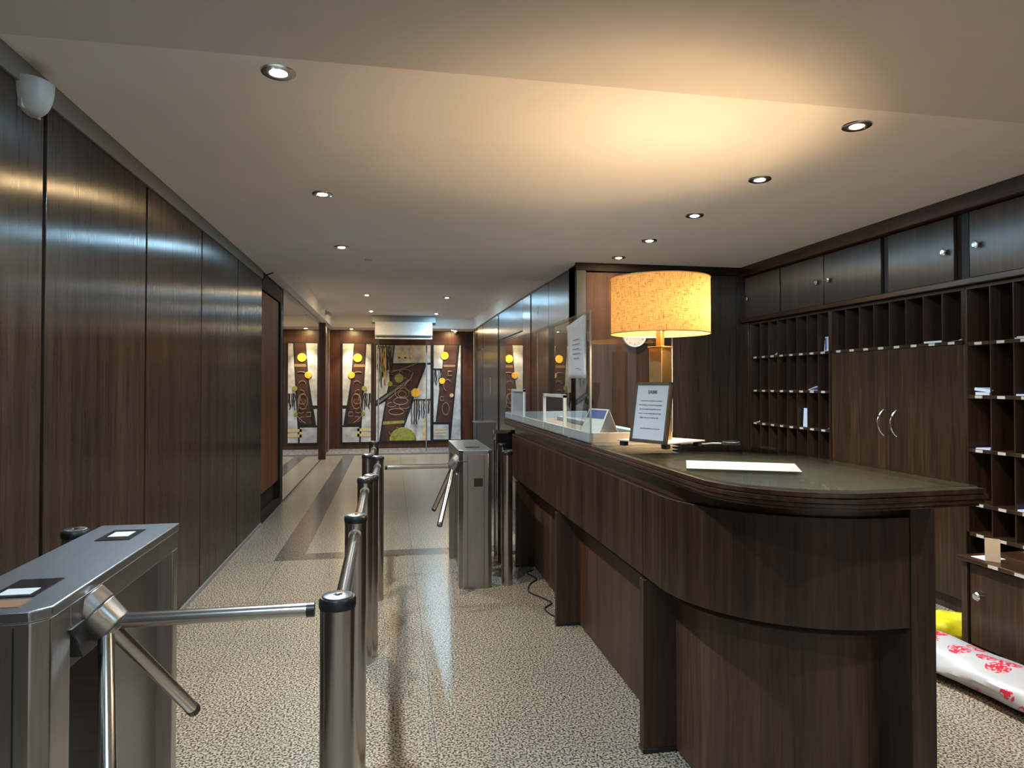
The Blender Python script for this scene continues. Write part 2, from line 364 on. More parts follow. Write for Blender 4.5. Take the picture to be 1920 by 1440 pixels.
# rear wall, granite ledge
struct(box(-1.7, 4.2, YR, 15.9, 0, H).build('wall_rear', 'rear_wood'))
struct(box(-1.335, 1.82, 14.40, YR, 0, 0.035).build('trim_7', 'ledge_granite', bevel=0.004))
struct(box(-1.335, 1.82, 14.375, 14.40, 0, 0.037).build('trim_8', 'alu'))
# lift wall
lw = box(1.85, 2.1, YB, YR, 0, H).build('wall_lift', 'dark_wood'); struct(lw)
def lp(y0, y1, z0, z1, m, nm='wall_panel', x=LIFT): return box(x, 1.86, y0, y1, z0, z1).build(nm, m, lw, bevel=0.0015)
lp(6.52, 7.72, 0.0, 2.69, 'lift_steel'); lp(7.73, 8.70, 0.0, 2.69, 'lift_steel')
lp(8.78, 9.30, 0.0, 2.69, 'lift_steel_warm'); lp(9.31, 11.44, 2.25, 2.69, 'lift_steel')
lp(9.32, 10.35, 0.0, 2.24, 'lift_steel_warm', 'lift_door', 1.845); lp(10.36, 11.43, 0.0, 2.24, 'lift_steel_warm', 'lift_door', 1.845)
lp(11.55, 13.45, 0.0, 2.69, 'lift_steel_warm'); lp(13.50, 14.30, 0.0, 2.20, 'lift_steel'); lp(13.50, 14.30, 2.21, 2.69, 'lift_steel_warm')
lp(14.95, 15.05, 0.0, 2.69, 'alu')
ls = box(1.822, 1.832, 12.35, 12.43, 1.30, 1.62).build('lift_call_plate', 'alu'); tag(ls, 'narrow bright metal lift call plate on steel wall at the end of the lobby', 'call plate')
n7 = thing('lift_number', (1.828, 8.3, 2.42), 'dark number lettering high on the steel panels beside the reception', 'sign')
X = Matrix.Translation((1.827, 8.3, 2.42)) @ Matrix.Rotation(-PI / 2, 4, 'Z') @ Matrix.Rotation(PI / 2, 4, 'X')
word('67', 0.13, 'black', n7, 'digit_lettering', X, 0.003)
# back wall behind the counter
bw = MB(); bw.box(1.83, 4.2, YB, 6.8, 0, H)
struct(bw.build('wall_back', 'dark_wood'))
struct(box(1.80, 1.90, 6.40, YB, 0, 2.62).build('trim_9', 'grey_strip', bevel=0.004))
struct(box(1.80, 3.60, 6.42, YB, 2.62, H).build('trim_10', 'inner_dark', bevel=0.003))
bo = MB(); bo.box(1.915, 2.62, 6.445, YB, 0.0, 2.61)
struct(bo.build('trim_11', 'warm_panel_wood', bevel=0.002))
struct(box(2.64, 3.52, 6.445, YB, 0.0, 2.61).build('trim_12', 'dark_wood', bevel=0.002))
# right wall behind the cabinets
struct(box(3.98, 4.2, -4.0, YB, 0, H).build('wall_right', 'dark_wood'))

# ------------------------------------------------------------------ ceiling downlights
def downlight(x, y, z, warm, label, power, group='recessed ceiling downlights', blend=1.0, cone=130, tone=None):
    t = thing('ceiling_downlight', (x, y, z), label, 'downlight', group)
    MB().lathe([(0.030, -0.002), (0.034, -0.007), (0.058, -0.009), (0.064, -0.006), (0.066, 0.0), (0.030, 0.0), (0.030, -0.002)], (x, y, z)).build('trim_ring', 'tube_steel', t)
    MB().lathe([(0.0, -0.0125), (0.016, -0.011), (0.026, -0.007), (0.029, -0.001)], (x, y, z)).build('bulb', 'bulb_warm' if warm else 'bulb_cool', t)
    ld = bpy.data.lights.new('downlight_beam', 'SPOT'); ld.energy = power; ld.color = WARM if warm == 1 else (SOFT if warm == 2 else COOL)
    if tone: ld.color = tone
    ld.spot_size = math.radians(cone); ld.spot_blend = blend; ld.shadow_soft_size = 0.03
    lo = bpy.data.objects.new('downlight_beam', ld); C.objects.link(lo); lo.location = (0, 0, -0.03); lo.parent = t
    return t
RX = 2.13
for y, w, p, lb in ((2.775, 1, WARM_W, 'large warm downlight nearest the camera on the right side of the ceiling'),
                    (3.61, 0, COOL_W, 'cool white downlight in the glow above the table lamp, next beyond the warm one'),
                    (4.472, 0, COOL_W, 'cool downlight third along the right row, just past the amber glow'),
                    (5.326, 0, COOL_W, 'cool downlight fourth along the right row, before the last warm one'),
                    (6.10, 1, WARM_W * 0.5, 'warm downlight at the far end of the right row above the lampshade')):
    downlight(RX, y, H, w, lb, p)
for y, w, p, lb in ((2.69, 0, COOL_W * 1.5, 'dazzling blue white downlight at upper left, nearest of the left row'),
                    (4.38, 2, WARM_W, 'warm white downlight in the middle of the left row'),
                    (6.06, 0, COOL_W, 'cool downlight farthest of the left row, before the lobby coffer')):
    downlight(-0.43, y, H, w, lb, p)
for x, y, w, lb in ((-0.43, 0.3, 0, 'added unseen cool white downlight on the lower ceiling left of the camera'), (2.13, 0.3, 0, 'added unseen cool downlight on the lower ceiling right of the camera'), (-0.43, -1.9, 0, 'added unseen cool downlight on the lower ceiling behind the camera'), (2.13, -1.9, 2, 'added unseen soft downlight on the lower ceiling behind the camera at right')):
    downlight(x, y, 2.66, w, lb, 46.0)  # unseen downlights, added to brighten the foreground
for x, y, w, lb in ((-0.39, 11.15, 2, 'dim downlight in the lobby coffer, near one on the left'), (-0.39, 13.62, 2, 'small downlight in the lobby coffer, far one on the left'),
                    (0.92, 11.25, 0, 'cool downlight in the lobby coffer, near one on the right'), (0.92, 13.90, 0, 'bright cool downlight in the lobby coffer beside the air conditioner')):
    downlight(x, y, HC, w, lb, COOL_W * (1.3 if (x > 0 and y > 12) else 1.0), tone=(0.55, 0.80, 1.0) if x > 0 else None)
downlight(-0.852, 15.12, H, 1, 'warm spot in the far soffit over the left mural', WARM_W * 1.2, 'mural spotlights', 0.5, 80)
downlight(1.368, 15.12, H, 2, 'soft spot in the far soffit over the right mural', WARM_W * 0.6, 'mural spotlights', 0.5, 80)
sd = MB().lathe([(0.035, 0), (0.034, -0.008), (0.02, -0.014), (0.0, -0.015)], (-0.218, 6.633, H)).build('ceiling_sensor', 'opal', shift=(-0.218, 6.633, H)); tag(sd, 'tiny round sensor cap on the ceiling near the coffer edge', 'sensor')

# half-bowl wall light
so = thing('wall_sconce', (WL, 2.80, 2.56), 'cut-off pale plastic bowl wall light high on the left panelling', 'wall light')
mb = MB(); n = 20; rows = 9; vs = []; fs = []
for i in range(rows + 1):
    a = PI / 2 * i / rows
    for k in range(n + 1):
        p = PI * k / n
        vs.append((WL + 0.085 * math.cos(a) ** 0.6 * math.sin(p), 2.80 + 0.085 * math.cos(a) ** 0.6 * math.cos(p), 2.635 - 0.125 * math.sin(a)))
for i in range(rows):
    for k in range(n): fs.append((i * (n + 1) + k, i * (n + 1) + k + 1, (i + 1) * (n + 1) + k + 1, (i + 1) * (n + 1) + k))
fs.append(tuple(range(n + 1)))
mb.add(vs, fs); mb.build('bowl', 'opal', so)
box(WL, WL + 0.012, 2.73, 2.87, 2.52, 2.60).build('mounting_plate', 'opal', so)

# ------------------------------------------------------------------ tripod turnstiles
def turnstile(x, y, flip, label, hub_off, hub_z):
    """x,y: near end centre; the arms leave the side flip (+1 right, -1 left)"""
    t = thing('turnstile', (x, y, 0), label, 'turnstile')
    w, d, ht = 0.125, 0.93, 1.01
    def bx(x0, x1, y0, y1, z0, z1):
        a, c = sorted((x + flip * x0, x + flip * x1)); return box(a, c, y + y0, y + y1, z0, z1)
    ch = 0.032
    top = [(x + flip * a, y + c) for a, c in ((-w, ch), (-w + ch, 0), (w - ch, 0), (w, ch), (w, d), (-w, d))]
    MB().prism(top, 0.985, ht).build('lid', ['steel_top'], t, bevel=0.003)
    bx(-w + 0.004, w - 0.003, 0.126, d - 0.004, 0.925, 0.985).build('head', 'steel', t, bevel=0.002)
    pil = [(x + flip * a, y + c) for a, c in ((-w + .004, ch), (-w + ch, .004), (w - ch, .004), (w - .004, ch), (w - .004, 0.125), (-w + .004, 0.125))]
    MB().prism(pil, 0.0, 0.985).build('front_pillar', 'steel', t, bevel=0.003)
    MB().box(x - 0.062, x - 0.059, y + 0.002, y + 0.006, 0.02, 0.975).build('seam', 'black', t)
    MB().box(x + 0.059, x + 0.062, y + 0.002, y + 0.006, 0.02, 0.975).build('seam', 'black', t)
    bx(-w + 0.02, w - 0.055, 0.47, d - 0.05, 0.0, 0.925).build('rear_cabinet', 'steel_dark', t, bevel=0.003)
    bx(-w + 0.004, w - 0.004, d - 0.052, d - 0.004, 0.0, 0.925).build('rear_pillar', 'steel', t, bevel=0.003)
    bx(-w + 0.015, w - 0.045, 0.125, 0.47, 0.80, 0.925).build('mechanism_housing', 'black', t, bevel=0.003)
    xl = x + flip * (w - 0.054)
    MB().tube((xl, y + 0.72, 0.74), (xl + flip * 0.008, y + 0.72, 0.74), 0.012).build('lock', 'chrome', t)
    # hub and three arms
    hx = x + flip * (w + 0.028); hp = Vector((hx, y + hub_off, hub_z)); a = Vector((flip, 0, -1)).normalized(); e1 = Vector((flip, 0, 1)).normalized(); e2 = Vector((0, 1, 0))
    hb = MB(); hb.tube(hp - a * 0.075, hp - a * 0.035, 0.054, 0.054, 28); hb.tube(hp - a * 0.035, hp + a * 0.022, 0.052, 0.046, 28); hb.tube(hp + a * 0.022, hp + a * 0.036, 0.034, 0.030, 24)
    hb.build('hub', 'steel', t, bevel=0.003)
    MB().prism([(y + hub_off - 0.13, 0.93), (y + hub_off + 0.13, 0.93), (y + hub_off + 0.06, 0.84), (y + hub_off - 0.06, 0.84)], min(x + flip * 0.06, x + flip * (w + 0.004)), max(x + flip * 0.06, x + flip * (w + 0.004)), 'x').build('hub_plate', 'black', t, bevel=0.003)
    for k in range(3):
        ph = 2 * PI * k / 3; dv = a * math.cos(PI / 4) + (e1 * math.cos(ph) + e2 * math.sin(ph)) * math.sin(PI / 4)
        ar = MB().tube(hp + dv * 0.02, hp + dv * 0.49, 0.0185, n=24).build('arm', 'tube_steel', t)
        MB().tube(hp + dv * 0.485, hp + dv * 0.505, 0.0195, n=24).build('end_cap', 'black', ar)
    return t
tl = turnstile(-0.855, 1.61, 1, 'large brushed steel turnstile cut off at the lower left, with two card readers on top', 0.24, 0.903)
tr_ = turnstile(0.615, 4.90, -1, 'brushed steel turnstile standing beside the reception counter, farther lane', 0.13, 0.885)
for (x0, x1, y0, y1, wy0, wy1, wx0, wx1) in ((-0.905, -0.805, 2.29, 2.44, 2.335, 2.405, -0.885, -0.825), (-0.905, -0.805, 1.72, 1.87, 1.735, 1.785, -0.89, -0.82)):
    rd = box(x0, x1, y0, y1, 1.0095, 1.0125).build('card_reader', 'black_gloss', tl, bevel=0.001)
    box(wx0, wx1, wy0, wy1, 1.0120, 1.0135).build('reader_window', 'white_plastic', rd)
box(-0.93, -0.80, 1.645, 1.70, 1.0095, 1.0120).build('sticker', 'brown_print', tl)
box(0.56, 0.67, 5.10, 5.16, 1.0095, 1.0125).build('card_reader', 'black_gloss', tr_, bevel=0.001)
box(0.60, 0.665, 4.897, 4.905, 0.745, 0.805).build('sticker', 'black', tr_)

# ------------------------------------------------------------------ bollards and rails
def make_bollard(label):
    t = thing('bollard', (0, 0, 0), label, 'bollard', 'steel bollards of the lane barriers')
    MB().lathe([(0.0, 0), (0.041, 0), (0.041, 0.966), (0.0, 0.966)], (0, 0, 0), 36).build('post_tube', 'tube_steel', t)
    MB().lathe([(0.0, 0.966), (0.0425, 0.966), (0.0435, 0.972), (0.0435, 0.985), (0.040, 0.991), (0.0, 0.991)], (0, 0, 0), 36).build('cap_ring', 'black', t)
    MB().lathe([(0.0, 0.990), (0.036, 0.990), (0.036, 0.994), (0.033, 0.996), (0.011, 0.996), (0.009, 0.993), (0.0, 0.993)], (0, 0, 0), 36).build('cap_disc', 'steel_top', t)
    MB().lathe([(0.0, 0.992), (0.006, 0.992), (0.005, 0.997), (0.0, 0.997)], (0, 0, 0), 6).build('screw', 'black', t)
    return t
posts = [(-0.124, 1.664, 'nearest steel bollard, large in the foreground beside the turnstile arm tip'),
         (-0.132, 2.668, 'second bollard of the middle barrier row'),
         (-0.135, 3.715, 'third bollard of the middle row, just in front of a twin post'),
         (-0.108, 3.815, 'bollard close behind the third, starting the far rail'),
         (-0.088, 4.780, 'bollard near the tip of the far turnstile arm, taller looking, right of its neighbour'),
         (-0.161, 4.920, 'bollard left of and just behind the one by the far turnstile arm'),
         (-0.145, 6.000, 'farthest bollard of the middle row, in front of the murals'),
         (0.858, 4.970, 'bollard standing between the far turnstile and the counter'),
         (0.925, 5.600, 'bollard half hidden behind the far turnstile by the gate frame'),
         (-1.078, 2.575, 'short looking bollard behind the foreground turnstile by the left wall')]
pb = make_bollard('x')
for i, (x, y, lb) in enumerate(posts):
    o = pb if i == 0 else copy_tree(pb); o.location = (x, y, 0); o['label'] = lb
def rail(i, j, label):
    (x0, y0, _), (x1, y1, _) = posts[i], posts[j]; d = Vector((x1 - x0, y1 - y0, 0)).normalized()
    a = Vector((x0, y0, 0.925)) + d * 0.048; b = Vector((x1, y1, 0.925)) - d * 0.048
    t = thing('barrier_rail', (a.x, a.y, 0.925), label, 'rail', 'rails between the bollards')
    MB().tube(a + d * 0.004, b - d * 0.004, 0.0205, n=24).build('tube', 'tube_steel', t)
    MB().tube(a - d * 0.006, a + d * 0.006, 0.025, n=24).build('collar', 'chrome', t)
    MB().tube(b - d * 0.006, b + d * 0.006, 0.025, n=24).build('collar', 'chrome', t)
rail(0, 1, 'bright steel rail from the foreground bollard to the second')
rail(1, 2, 'steel rail from the second bollard to the third')
rail(3, 4, 'steel rail behind the third bollard, reaching to the far lane')
rail(5, 6, 'short looking steel rail at the far end of the barrier row')

# gate frame beside the counter
g = thing('swing_gate', (0.90, 5.72, 0), 'chrome framed gate with dark upper panel behind the bollards, against the counter end', 'gate')
mb = MB(); mb.tube((0.885, 5.72, 0.0), (0.885, 5.72, 1.09), 0.014); mb.tube((1.16, 5.72, 0.0), (1.16, 5.72, 1.09), 0.014)
mb.box(0.871, 1.174, 5.706, 5.734, 1.07, 1.10); mb.box(0.871, 1.174, 5.71, 5.73, 0.03, 0.06); mb.build('frame', 'chrome', g)
box(0.90, 1.145, 5.714, 5.726, 0.93, 1.07).build('upper_panel', 'black_gloss', g)

# dark pedestal by the lift wall
pd = thing('metal_pedestal', (1.22, 8.85, 0), 'dark grey metal pedestal box standing by the lift wall beyond the far turnstile', 'pedestal')
box(1.09, 1.36, 8.74, 9.0, 0.0, 0.985).build('body', 'steel_dark', pd, bevel=0.004)
box(1.08, 1.37, 8.73, 9.01, 0.985, 1.0).build('lid', 'tube_steel', pd, bevel=0.003)
MB().tube((1.085, 8.715, 0.70), (1.085, 8.715, 0.96), 0.016).build('side_handle', 'alu', pd)

# ------------------------------------------------------------------ reception counter
CT = 1.199
def arc(cx, cy, r, a0, a1, n):
    return [(cx + r * math.cos(math.radians(a0 + (a1 - a0) * k / n)), cy + r * math.sin(math.radians(a0 + (a1 - a0) * k / n))) for k in range(n + 1)]
def top_outline(g):
    # lane side, rounded front corner, straight front, clerk side
    p = [(0.974 + g, 5.83)] + arc(1.344, 2.04, 0.37 - g, 180, 262, 16) + [(1.72 - g, 1.69 + g), (1.72 - g, 2.84)]
    p += arc(1.45, 2.86, 0.27 - g, 10, 85, 6) + [(1.43, 3.20), (1.43, 5.45), (1.80, 5.45), (1.80, 5.83)]
    return p
rc = thing('reception_counter', (1.35, 3.7, 0), 'long dark wooden reception counter with rounded corner and layered top edge', 'counter')
MB().prism(top_outline(0.02), 1.192, CT).build('countertop', 'top_wood', rc)
mb = MB()
for z0, z1, gsh in ((1.178, 1.1925, 0.004), (1.163, 1.176, 0.0), (1.176, 1.178, 0.010), (1.150, 1.161, 0.007), (1.161, 1.163, 0.013), (1.140, 1.149, 0.016)):
    mb.prism(top_outline(gsh), z0, z1)
mb.build('edge_moulding', 'moulding_wood', rc, weld=False, bevel=0.002, seg=1)
def strip(pts_o, pts_i, z0, z1, name, mat, bevel=0.0):
    mb = MB(); n = len(pts_o); vs = [(a, b, z) for z in (z0, z1) for a, b in pts_o + pts_i]; m = 2 * n; fs = []
    for k in range(n - 1):
        fs += [(k, k + 1, m + k + 1, m + k), (n + k + 1, n + k, m + n + k, m + n + k + 1), (k + 1, k, n + k, n + k + 1), (m + k, m + k + 1, m + n + k + 1, m + n + k)]
    fs += [(0, m, m + n, n), (n - 1, 2 * n - 1, m + 2 * n - 1, m + n - 1)]
    mb.add(vs, fs); return mb.build(name, mat, rc, bevel=bevel)
cx, cy = 1.55, 2.43
A0 = arc(cx, cy, 0.54, 180, 270, 20)
def outer(g): return [(cx - 0.54 + g, 2.605)] + arc(cx, cy, 0.54 - g, 180, 270, 20) + [(1.627, 1.89 + g)]
strip([(1.035, 5.60)] + outer(0.025), [(1.08, 5.60)] + outer(0.07), 1.073, 1.141, 'frieze', 'moulding_wood')
strip(outer(0.0), outer(0.02), 0.722, 1.074, 'upper_panel', 'counter_wood', 0.0015)
box(1.01, 1.03, 2.611, 4.055, 0.722, 1.074).build('upper_panel', 'counter_wood', rc, bevel=0.0015)
box(1.01, 1.03, 4.061, 5.60, 0.722, 1.074).build('upper_panel', 'counter_wood', rc, bevel=0.0015)
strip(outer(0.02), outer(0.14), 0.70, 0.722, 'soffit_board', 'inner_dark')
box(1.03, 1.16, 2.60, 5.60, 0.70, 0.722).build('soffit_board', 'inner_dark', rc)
strip([(cx - 0.40, 2.64)] + arc(cx, cy, 0.40, 180, 270, 20) + [(1.66, 2.03)], [(cx - 0.38, 2.64)] + arc(cx, cy, 0.38, 180, 270, 20) + [(1.66, 2.05)], 0.012, 0.701, 'lower_panel', 'counter_wood_low')
box(1.155, 1.175, 2.66, 5.42, 0.012, 0.701).build('lower_panel', 'counter_wood_low', rc)
box(1.165, 1.185, 2.45, 5.40, 0.0, 0.02).build('plinth_strip', 'black', rc)
for y in (2.607, 4.058, 5.42):
    lg = box(1.012, 1.16, y, y + 0.045, 0.006, 0.701).build('support_fin', 'counter_wood', rc, bevel=0.002)
    box(1.008, 1.162, y - 0.003, y + 0.05, 0.0, 0.02).build('foot', 'black', lg, bevel=0.002)
box(1.627, 1.716, 1.884, 2.03, 0.0, 1.141).build('end_post', 'counter_wood', rc, bevel=0.002)
box(1.69, 1.716, 2.03, 2.95, 0.0, 1.141).build('end_panel', 'counter_wood', rc, bevel=0.002)
box(1.36, 1.40, 3.10, 5.45, 0.0, 1.141).build('rear_panel', 'counter_wood', rc)
box(1.40, 1.69, 2.95, 3.10, 0.0, 1.141).build('rear_panel', 'counter_wood', rc)
gt_ = MB().prism(top_outline(0.008)[:24] + [(1.43, 3.19), (0.982, 3.19)], CT + 0.0005, CT + 0.0085).build('glass_sheet', 'glass_top', shift=(1.35, 2.5, CT))
tag(gt_, 'thick clear greenish glass sheet covering the near end of the counter top', 'glass sheet')
GT = CT + 0.009

# papers on the counter
pp = MB().prism([(1.10, 2.39), (1.00, 2.17), (1.333, 2.012), (1.442, 2.222)], GT, GT + 0.0012).build('paper_sheet', 'white_sheet', shift=(1.2, 2.2, GT)); tag(pp, 'blank white sheet lying on the glass counter top near its rounded corner', 'paper')

# screen base frame and screens
sb = thing('screen_base', (1.2, 4.5, CT), 'low pale tray frame on the counter carrying the glass screens', 'frame')
box(0.985, 1.005, 3.27, 5.80, CT, CT + 0.05).build('side_rail', 'shade_grey_board', sb, bevel=0.001)
box(1.005, 1.43, 3.27, 3.295, CT, CT + 0.05).build('front_rail', 'cream_board', sb, bevel=0.001)
box(1.005, 1.72, 5.775, 5.80, CT, CT + 0.055).build('rear_rail', 'shade_grey_board', sb, bevel=0.001)
box(1.36, 1.43, 3.295, 5.44, CT, CT + 0.03).build('inner_rail', 'shade_grey_board', sb, bevel=0.001)
gs = thing('glass_screen', (0.99, 4.5, CT + 0.05), 'long clear glass screen along the lane side of the counter with two openings', 'glass screen')
def pane(y0, y1, z0, z1): return MB().box(0.990, 0.996, y0, y1, z0, z1)
Z0, Z1 = CT + 0.05, 1.871
mb = MB()
for y0, y1, z0, z1 in ((3.275, 3.785, Z0, Z1), (4.31, 4.99, Z0, Z1), (5.49, 5.80, Z0, Z1), (3.785, 4.31, 1.425, Z1), (4.99, 5.49, 1.445, Z1)): mb.box(0.990, 0.996, y0, y1, z0, z1)
mb.build('pane', 'glass_clear', gs, weld=False, smooth=False)
MB().box(0.989, 0.997, 3.268, 3.276, Z0, Z1).build('polished_edge', 'shade_grey_board', gs)
for y0, y1, zt in ((3.785, 4.31, 1.425), (4.99, 5.49, 1.445)):
    fr = MB(); fr.box(0.984, 1.002, y0 - 0.008, y0 + 0.008, Z0 - 0.04, zt + 0.008); fr.box(0.984, 1.002, y1 - 0.008, y1 + 0.008, Z0 - 0.04, zt + 0.008); fr.box(0.984, 1.002, y0 - 0.008, y1 + 0.008, zt - 0.008, zt + 0.010)
    fr.build('opening_frame', 'white_plastic', gs)
box(1.000, 1.004, 4.998, 5.482, Z0, 1.436).build('frosted_flap', 'frosted', gs)
g2 = thing('glass_screen', (1.2, 3.27, CT + 0.05), 'short clear glass screen across the counter behind the table lamp', 'glass screen')
MB().box(1.000, 1.43, 3.274, 3.280, Z0, Z1).build('pane', 'glass_clear', g2, smooth=False)
MB().box(1.430, 1.434, 3.273, 3.281, Z0, Z1).build('polished_edge', 'shade_grey_board', g2)

# notice taped to the glass
nt_ = thing('paper_notice', (0.985, 3.5, 1.528), 'curling white notice taped to the end of the long glass screen', 'notice')
mb = MB(); K = 10; vs = []; fs = []
for i in range(K + 1):
    tt = i / K; z = 1.528 + 0.33 * tt
    for k in range(7):
        q = k / 6; yb = 3.36 + (0.31 - 0.06 * math.sin(PI * min(1, tt * 1.15)) + (0.05 if tt > 0.93 else 0)) * q
        vs.append((0.984 - 0.03 * (q ** 2) * math.sin(PI * tt) * 0.6, yb, z - 0.035 * tt * q))
for i in range(K):
    for k in range(6): fs.append((i * 7 + k, i * 7 + k + 1, (i + 1) * 7 + k + 1, (i + 1) * 7 + k))
mb.add(vs, fs); po = mb.build('sheet', 'paper', nt_); sm = po.modifiers.new('solid', 'SOLIDIFY'); sm.thickness = 0.0008
X = Matrix(((0, 0, -1, 0.9745), (-1, 0, 0, 3.47), (0, 1, 0, 1.69), (0, 0, 0, 1)))
mb = MB(); script_lines(mb, X, [(-0.07, 0.06, 0.045), (-0.08, 0.07, 0.02), (-0.08, 0.06, -0.005), (-0.08, 0.07, -0.03), (-0.05, 0.05, -0.055), (-0.02, 0.06, -0.11)], 0.005, 3)
mb.build('printed_lines', 'ink', nt_, smooth=False, weld=False)

# ------------------------------------------------------------------ table lamp
LX, LY = 1.248, 2.99
lp_ = thing('table_lamp', (LX, LY, GT), 'brass table lamp with wide glowing woven drum shade on the counter', 'lamp')
R30 = Matrix.Translation((LX, LY, 0)) @ Matrix.Rotation(math.radians(30), 4, 'Z')
pl_ = MB().box(-0.145, 0.145, -0.145, 0.145, GT + 0.022, GT + 0.028, R30).build('base_plate', 'cream_board', lp_, bevel=0.001)
for a in (-0.12, 0.12):
    for c in (-0.12, 0.12): MB().box(a - 0.014, a + 0.014, c - 0.014, c + 0.014, GT, GT + 0.022, R30).build('foot', 'black', pl_)
MB().box(-0.037, 0.037, -0.037, 0.037, GT + 0.028, 1.668, R30).build('column', 'brass', lp_, bevel=0.003)
MB().box(-0.042, 0.042, -0.042, 0.042, 1.668, 1.674, R30).build('column_cap', 'brass', lp_, bevel=0.001)
MB().box(-0.014, 0.014, -0.014, 0.014, 1.674, 1.765, R30).build('neck', 'brass', lp_, bevel=0.002)
R, ZA, ZB = 0.229, 1.733, 1.992
me = bpy.data.meshes.new('lamp_shade'); bm = bmesh.new(); uvl = bm.loops.layers.uv.new('uv'); n = 96
lo_ = [bm.verts.new((R * math.cos(2 * PI * k / n), R * math.sin(2 * PI * k / n), ZA - GT)) for k in range(n)]
hi_ = [bm.verts.new((R * math.cos(2 * PI * k / n), R * math.sin(2 * PI * k / n), ZB - GT)) for k in range(n)]
for k in range(n):
    f = bm.faces.new((lo_[k], lo_[(k + 1) % n], hi_[(k + 1) % n], hi_[k])); f.smooth = True
    for lp2, uv in zip(f.loops, ((k / n, 0), ((k + 1) / n, 0), ((k + 1) / n, 1), (k / n, 1))): lp2[uvl].uv = (uv[0] * 5.5, uv[1])
bm.to_mesh(me); bm.free(); me.materials.append(M['shade_cloth'])
sh = bpy.data.objects.new('lamp_shade', me); C.objects.link(sh); sh.parent = lp_
for z in (ZA, ZB):
    MB().lathe([(R - 0.002, z - 0.002), (R + 0.002, z - 0.002), (R + 0.002, z + 0.002), (R - 0.002, z + 0.002), (R - 0.002, z - 0.002)], (LX, LY, 0), 96).build('shade_rim', 'brass', sh)
bx_, by_ = LX + 0.075, LY - 0.06
MB().lathe([(0, 1.795), (0.014, 1.796), (0.016, 1.815), (0.030, 1.84), (0.030, 1.86), (0.018, 1.875), (0, 1.88)], (bx_, by_, 0), 20).build('bulb', 'bulb_lamp', lp_)
MB().path([(LX, LY, 1.75), (LX + 0.03, LY - 0.024, 1.755), (bx_, by_, 1.77), (bx_, by_, 1.797)], 0.008).build('bulb_holder', 'brass', lp_)

# ------------------------------------------------------------------ framed notice on the lamp plate
ax = Vector((0.41, -0.912, 0)).normalized(); nn = Vector((-0.912, -0.41, 0)).normalized()
up = (Vector((0, 0, 1)) - nn * 0.16).normalized(); nn2 = ax.cross(up).normalized()
if nn2.dot(nn) < 0: nn2 = -nn2
o0 = Vector((1.118, 2.83, GT + 0.029))
X = Matrix((( ax.x, up.x, nn2.x, o0.x), (ax.y, up.y, nn2.y, o0.y), (ax.z, up.z, nn2.z, o0.z), (0, 0, 0, 1)))
sg = thing('notice_frame', (o0.x, o0.y, o0.z), 'upright bronze framed printed notice leaning at the foot of the table lamp', 'sign')
mb = MB(); w, h = 0.108, 0.272
for a, b_, c, d in ((-w, -w + 0.012, 0, h), (w - 0.012, w, 0, h), (-w, w, 0, 0.014), (-w, w, h - 0.012, h)): mb.box(a, b_, c, d, -0.014, 0.004, X)
mb.box(-w, w, 0, h, -0.014, -0.008, X); mb.build('frame', 'bronze_frame', sg, weld=False)
mb = MB(); mb.box(-w + 0.011, w - 0.011, 0.013, h - 0.011, -0.008, -0.001, X); mb.build('sheet', 'paper', sg)
word('EAIMI', 0.022, 'ink', sg, 'heading', X @ Matrix.Translation((0.0, h - 0.045, 0.0)), 0.0004)
mb = MB(); script_lines(mb, X @ Matrix.Translation((0, 0, -0.0008)), [(-0.065, 0.062, 0.188), (-0.075, 0.065, 0.169), (-0.068, 0.06, 0.150), (-0.072, 0.064, 0.131), (-0.062, 0.05, 0.112), (-0.052, 0.065, 0.064)], 0.005, 5)
mb.build('printed_lines', 'ink', sg, smooth=False, weld=False)

# small things on the counter
ca = thing('desk_calendar', (1.10, 3.50, CT), 'tent shaped card calendar with blue printed face behind the screen corner', 'calendar')
rdv = Vector((-0.25, 0.97, 0)).normalized(); sdv = Vector((0.97, 0.25, 0)).normalized()
a0 = Vector((1.118, 3.36, CT + 0.165)); 
for sgn, mt in ((1, 'cream_board'), (-1, 'paper')):
    f0 = a0 + sdv * (0.075 * sgn) + Vector((0, 0, -0.163)); f1 = f0 + rdv * 0.19; a1 = a0 + rdv * 0.19
    th = sdv * (0.0025 * sgn)
    MB().add([a0, a1, f1, f0, a0 + th, a1 + th, f1 + th, f0 + th], [(0, 1, 2, 3), (4, 5, 6, 7), (0, 1, 5, 4), (1, 2, 6, 5), (2, 3, 7, 6), (3, 0, 4, 7)]).build('card_leaf', mt, ca)
    if sgn < 0:
        th2 = th * 1.4; q = lambda u_, v_: a0.lerp(a1, u_).lerp(f0.lerp(f1, u_), v_) + th2
        MB().add([q(0.05, .03), q(.95, .03), q(.95, .3), q(.05, .3)] + [q(0.05, .03) + th * .2, q(.95, .03) + th * .2, q(.95, .3) + th * .2, q(.05, .3) + th * .2], [(0, 1, 2, 3), (4, 5, 6, 7), (0, 1, 5, 4), (1, 2, 6, 5), (2, 3, 7, 6), (3, 0, 4, 7)]).build('printed_band', 'blue_ink', ca)
wc = thing('webcam', (1.165, 3.86, CT), 'small dark camera gadget on a thin stand behind the glass screens', 'camera')
mb = MB(); mb.lathe([(0, 0), (0.035, 0), (0.03, 0.008), (0.006, 0.012), (0.006, 0.17), (0, 0.17)], (1.165, 3.86, CT), 16); mb.build('stand', 'black', wc)
MB().lathe([(0, 0.16), (0.018, 0.165), (0.028, 0.19), (0.026, 0.215), (0.012, 0.235), (0, 0.237)], (1.165, 3.86, CT), 16).build('camera_body', 'black_gloss', wc)
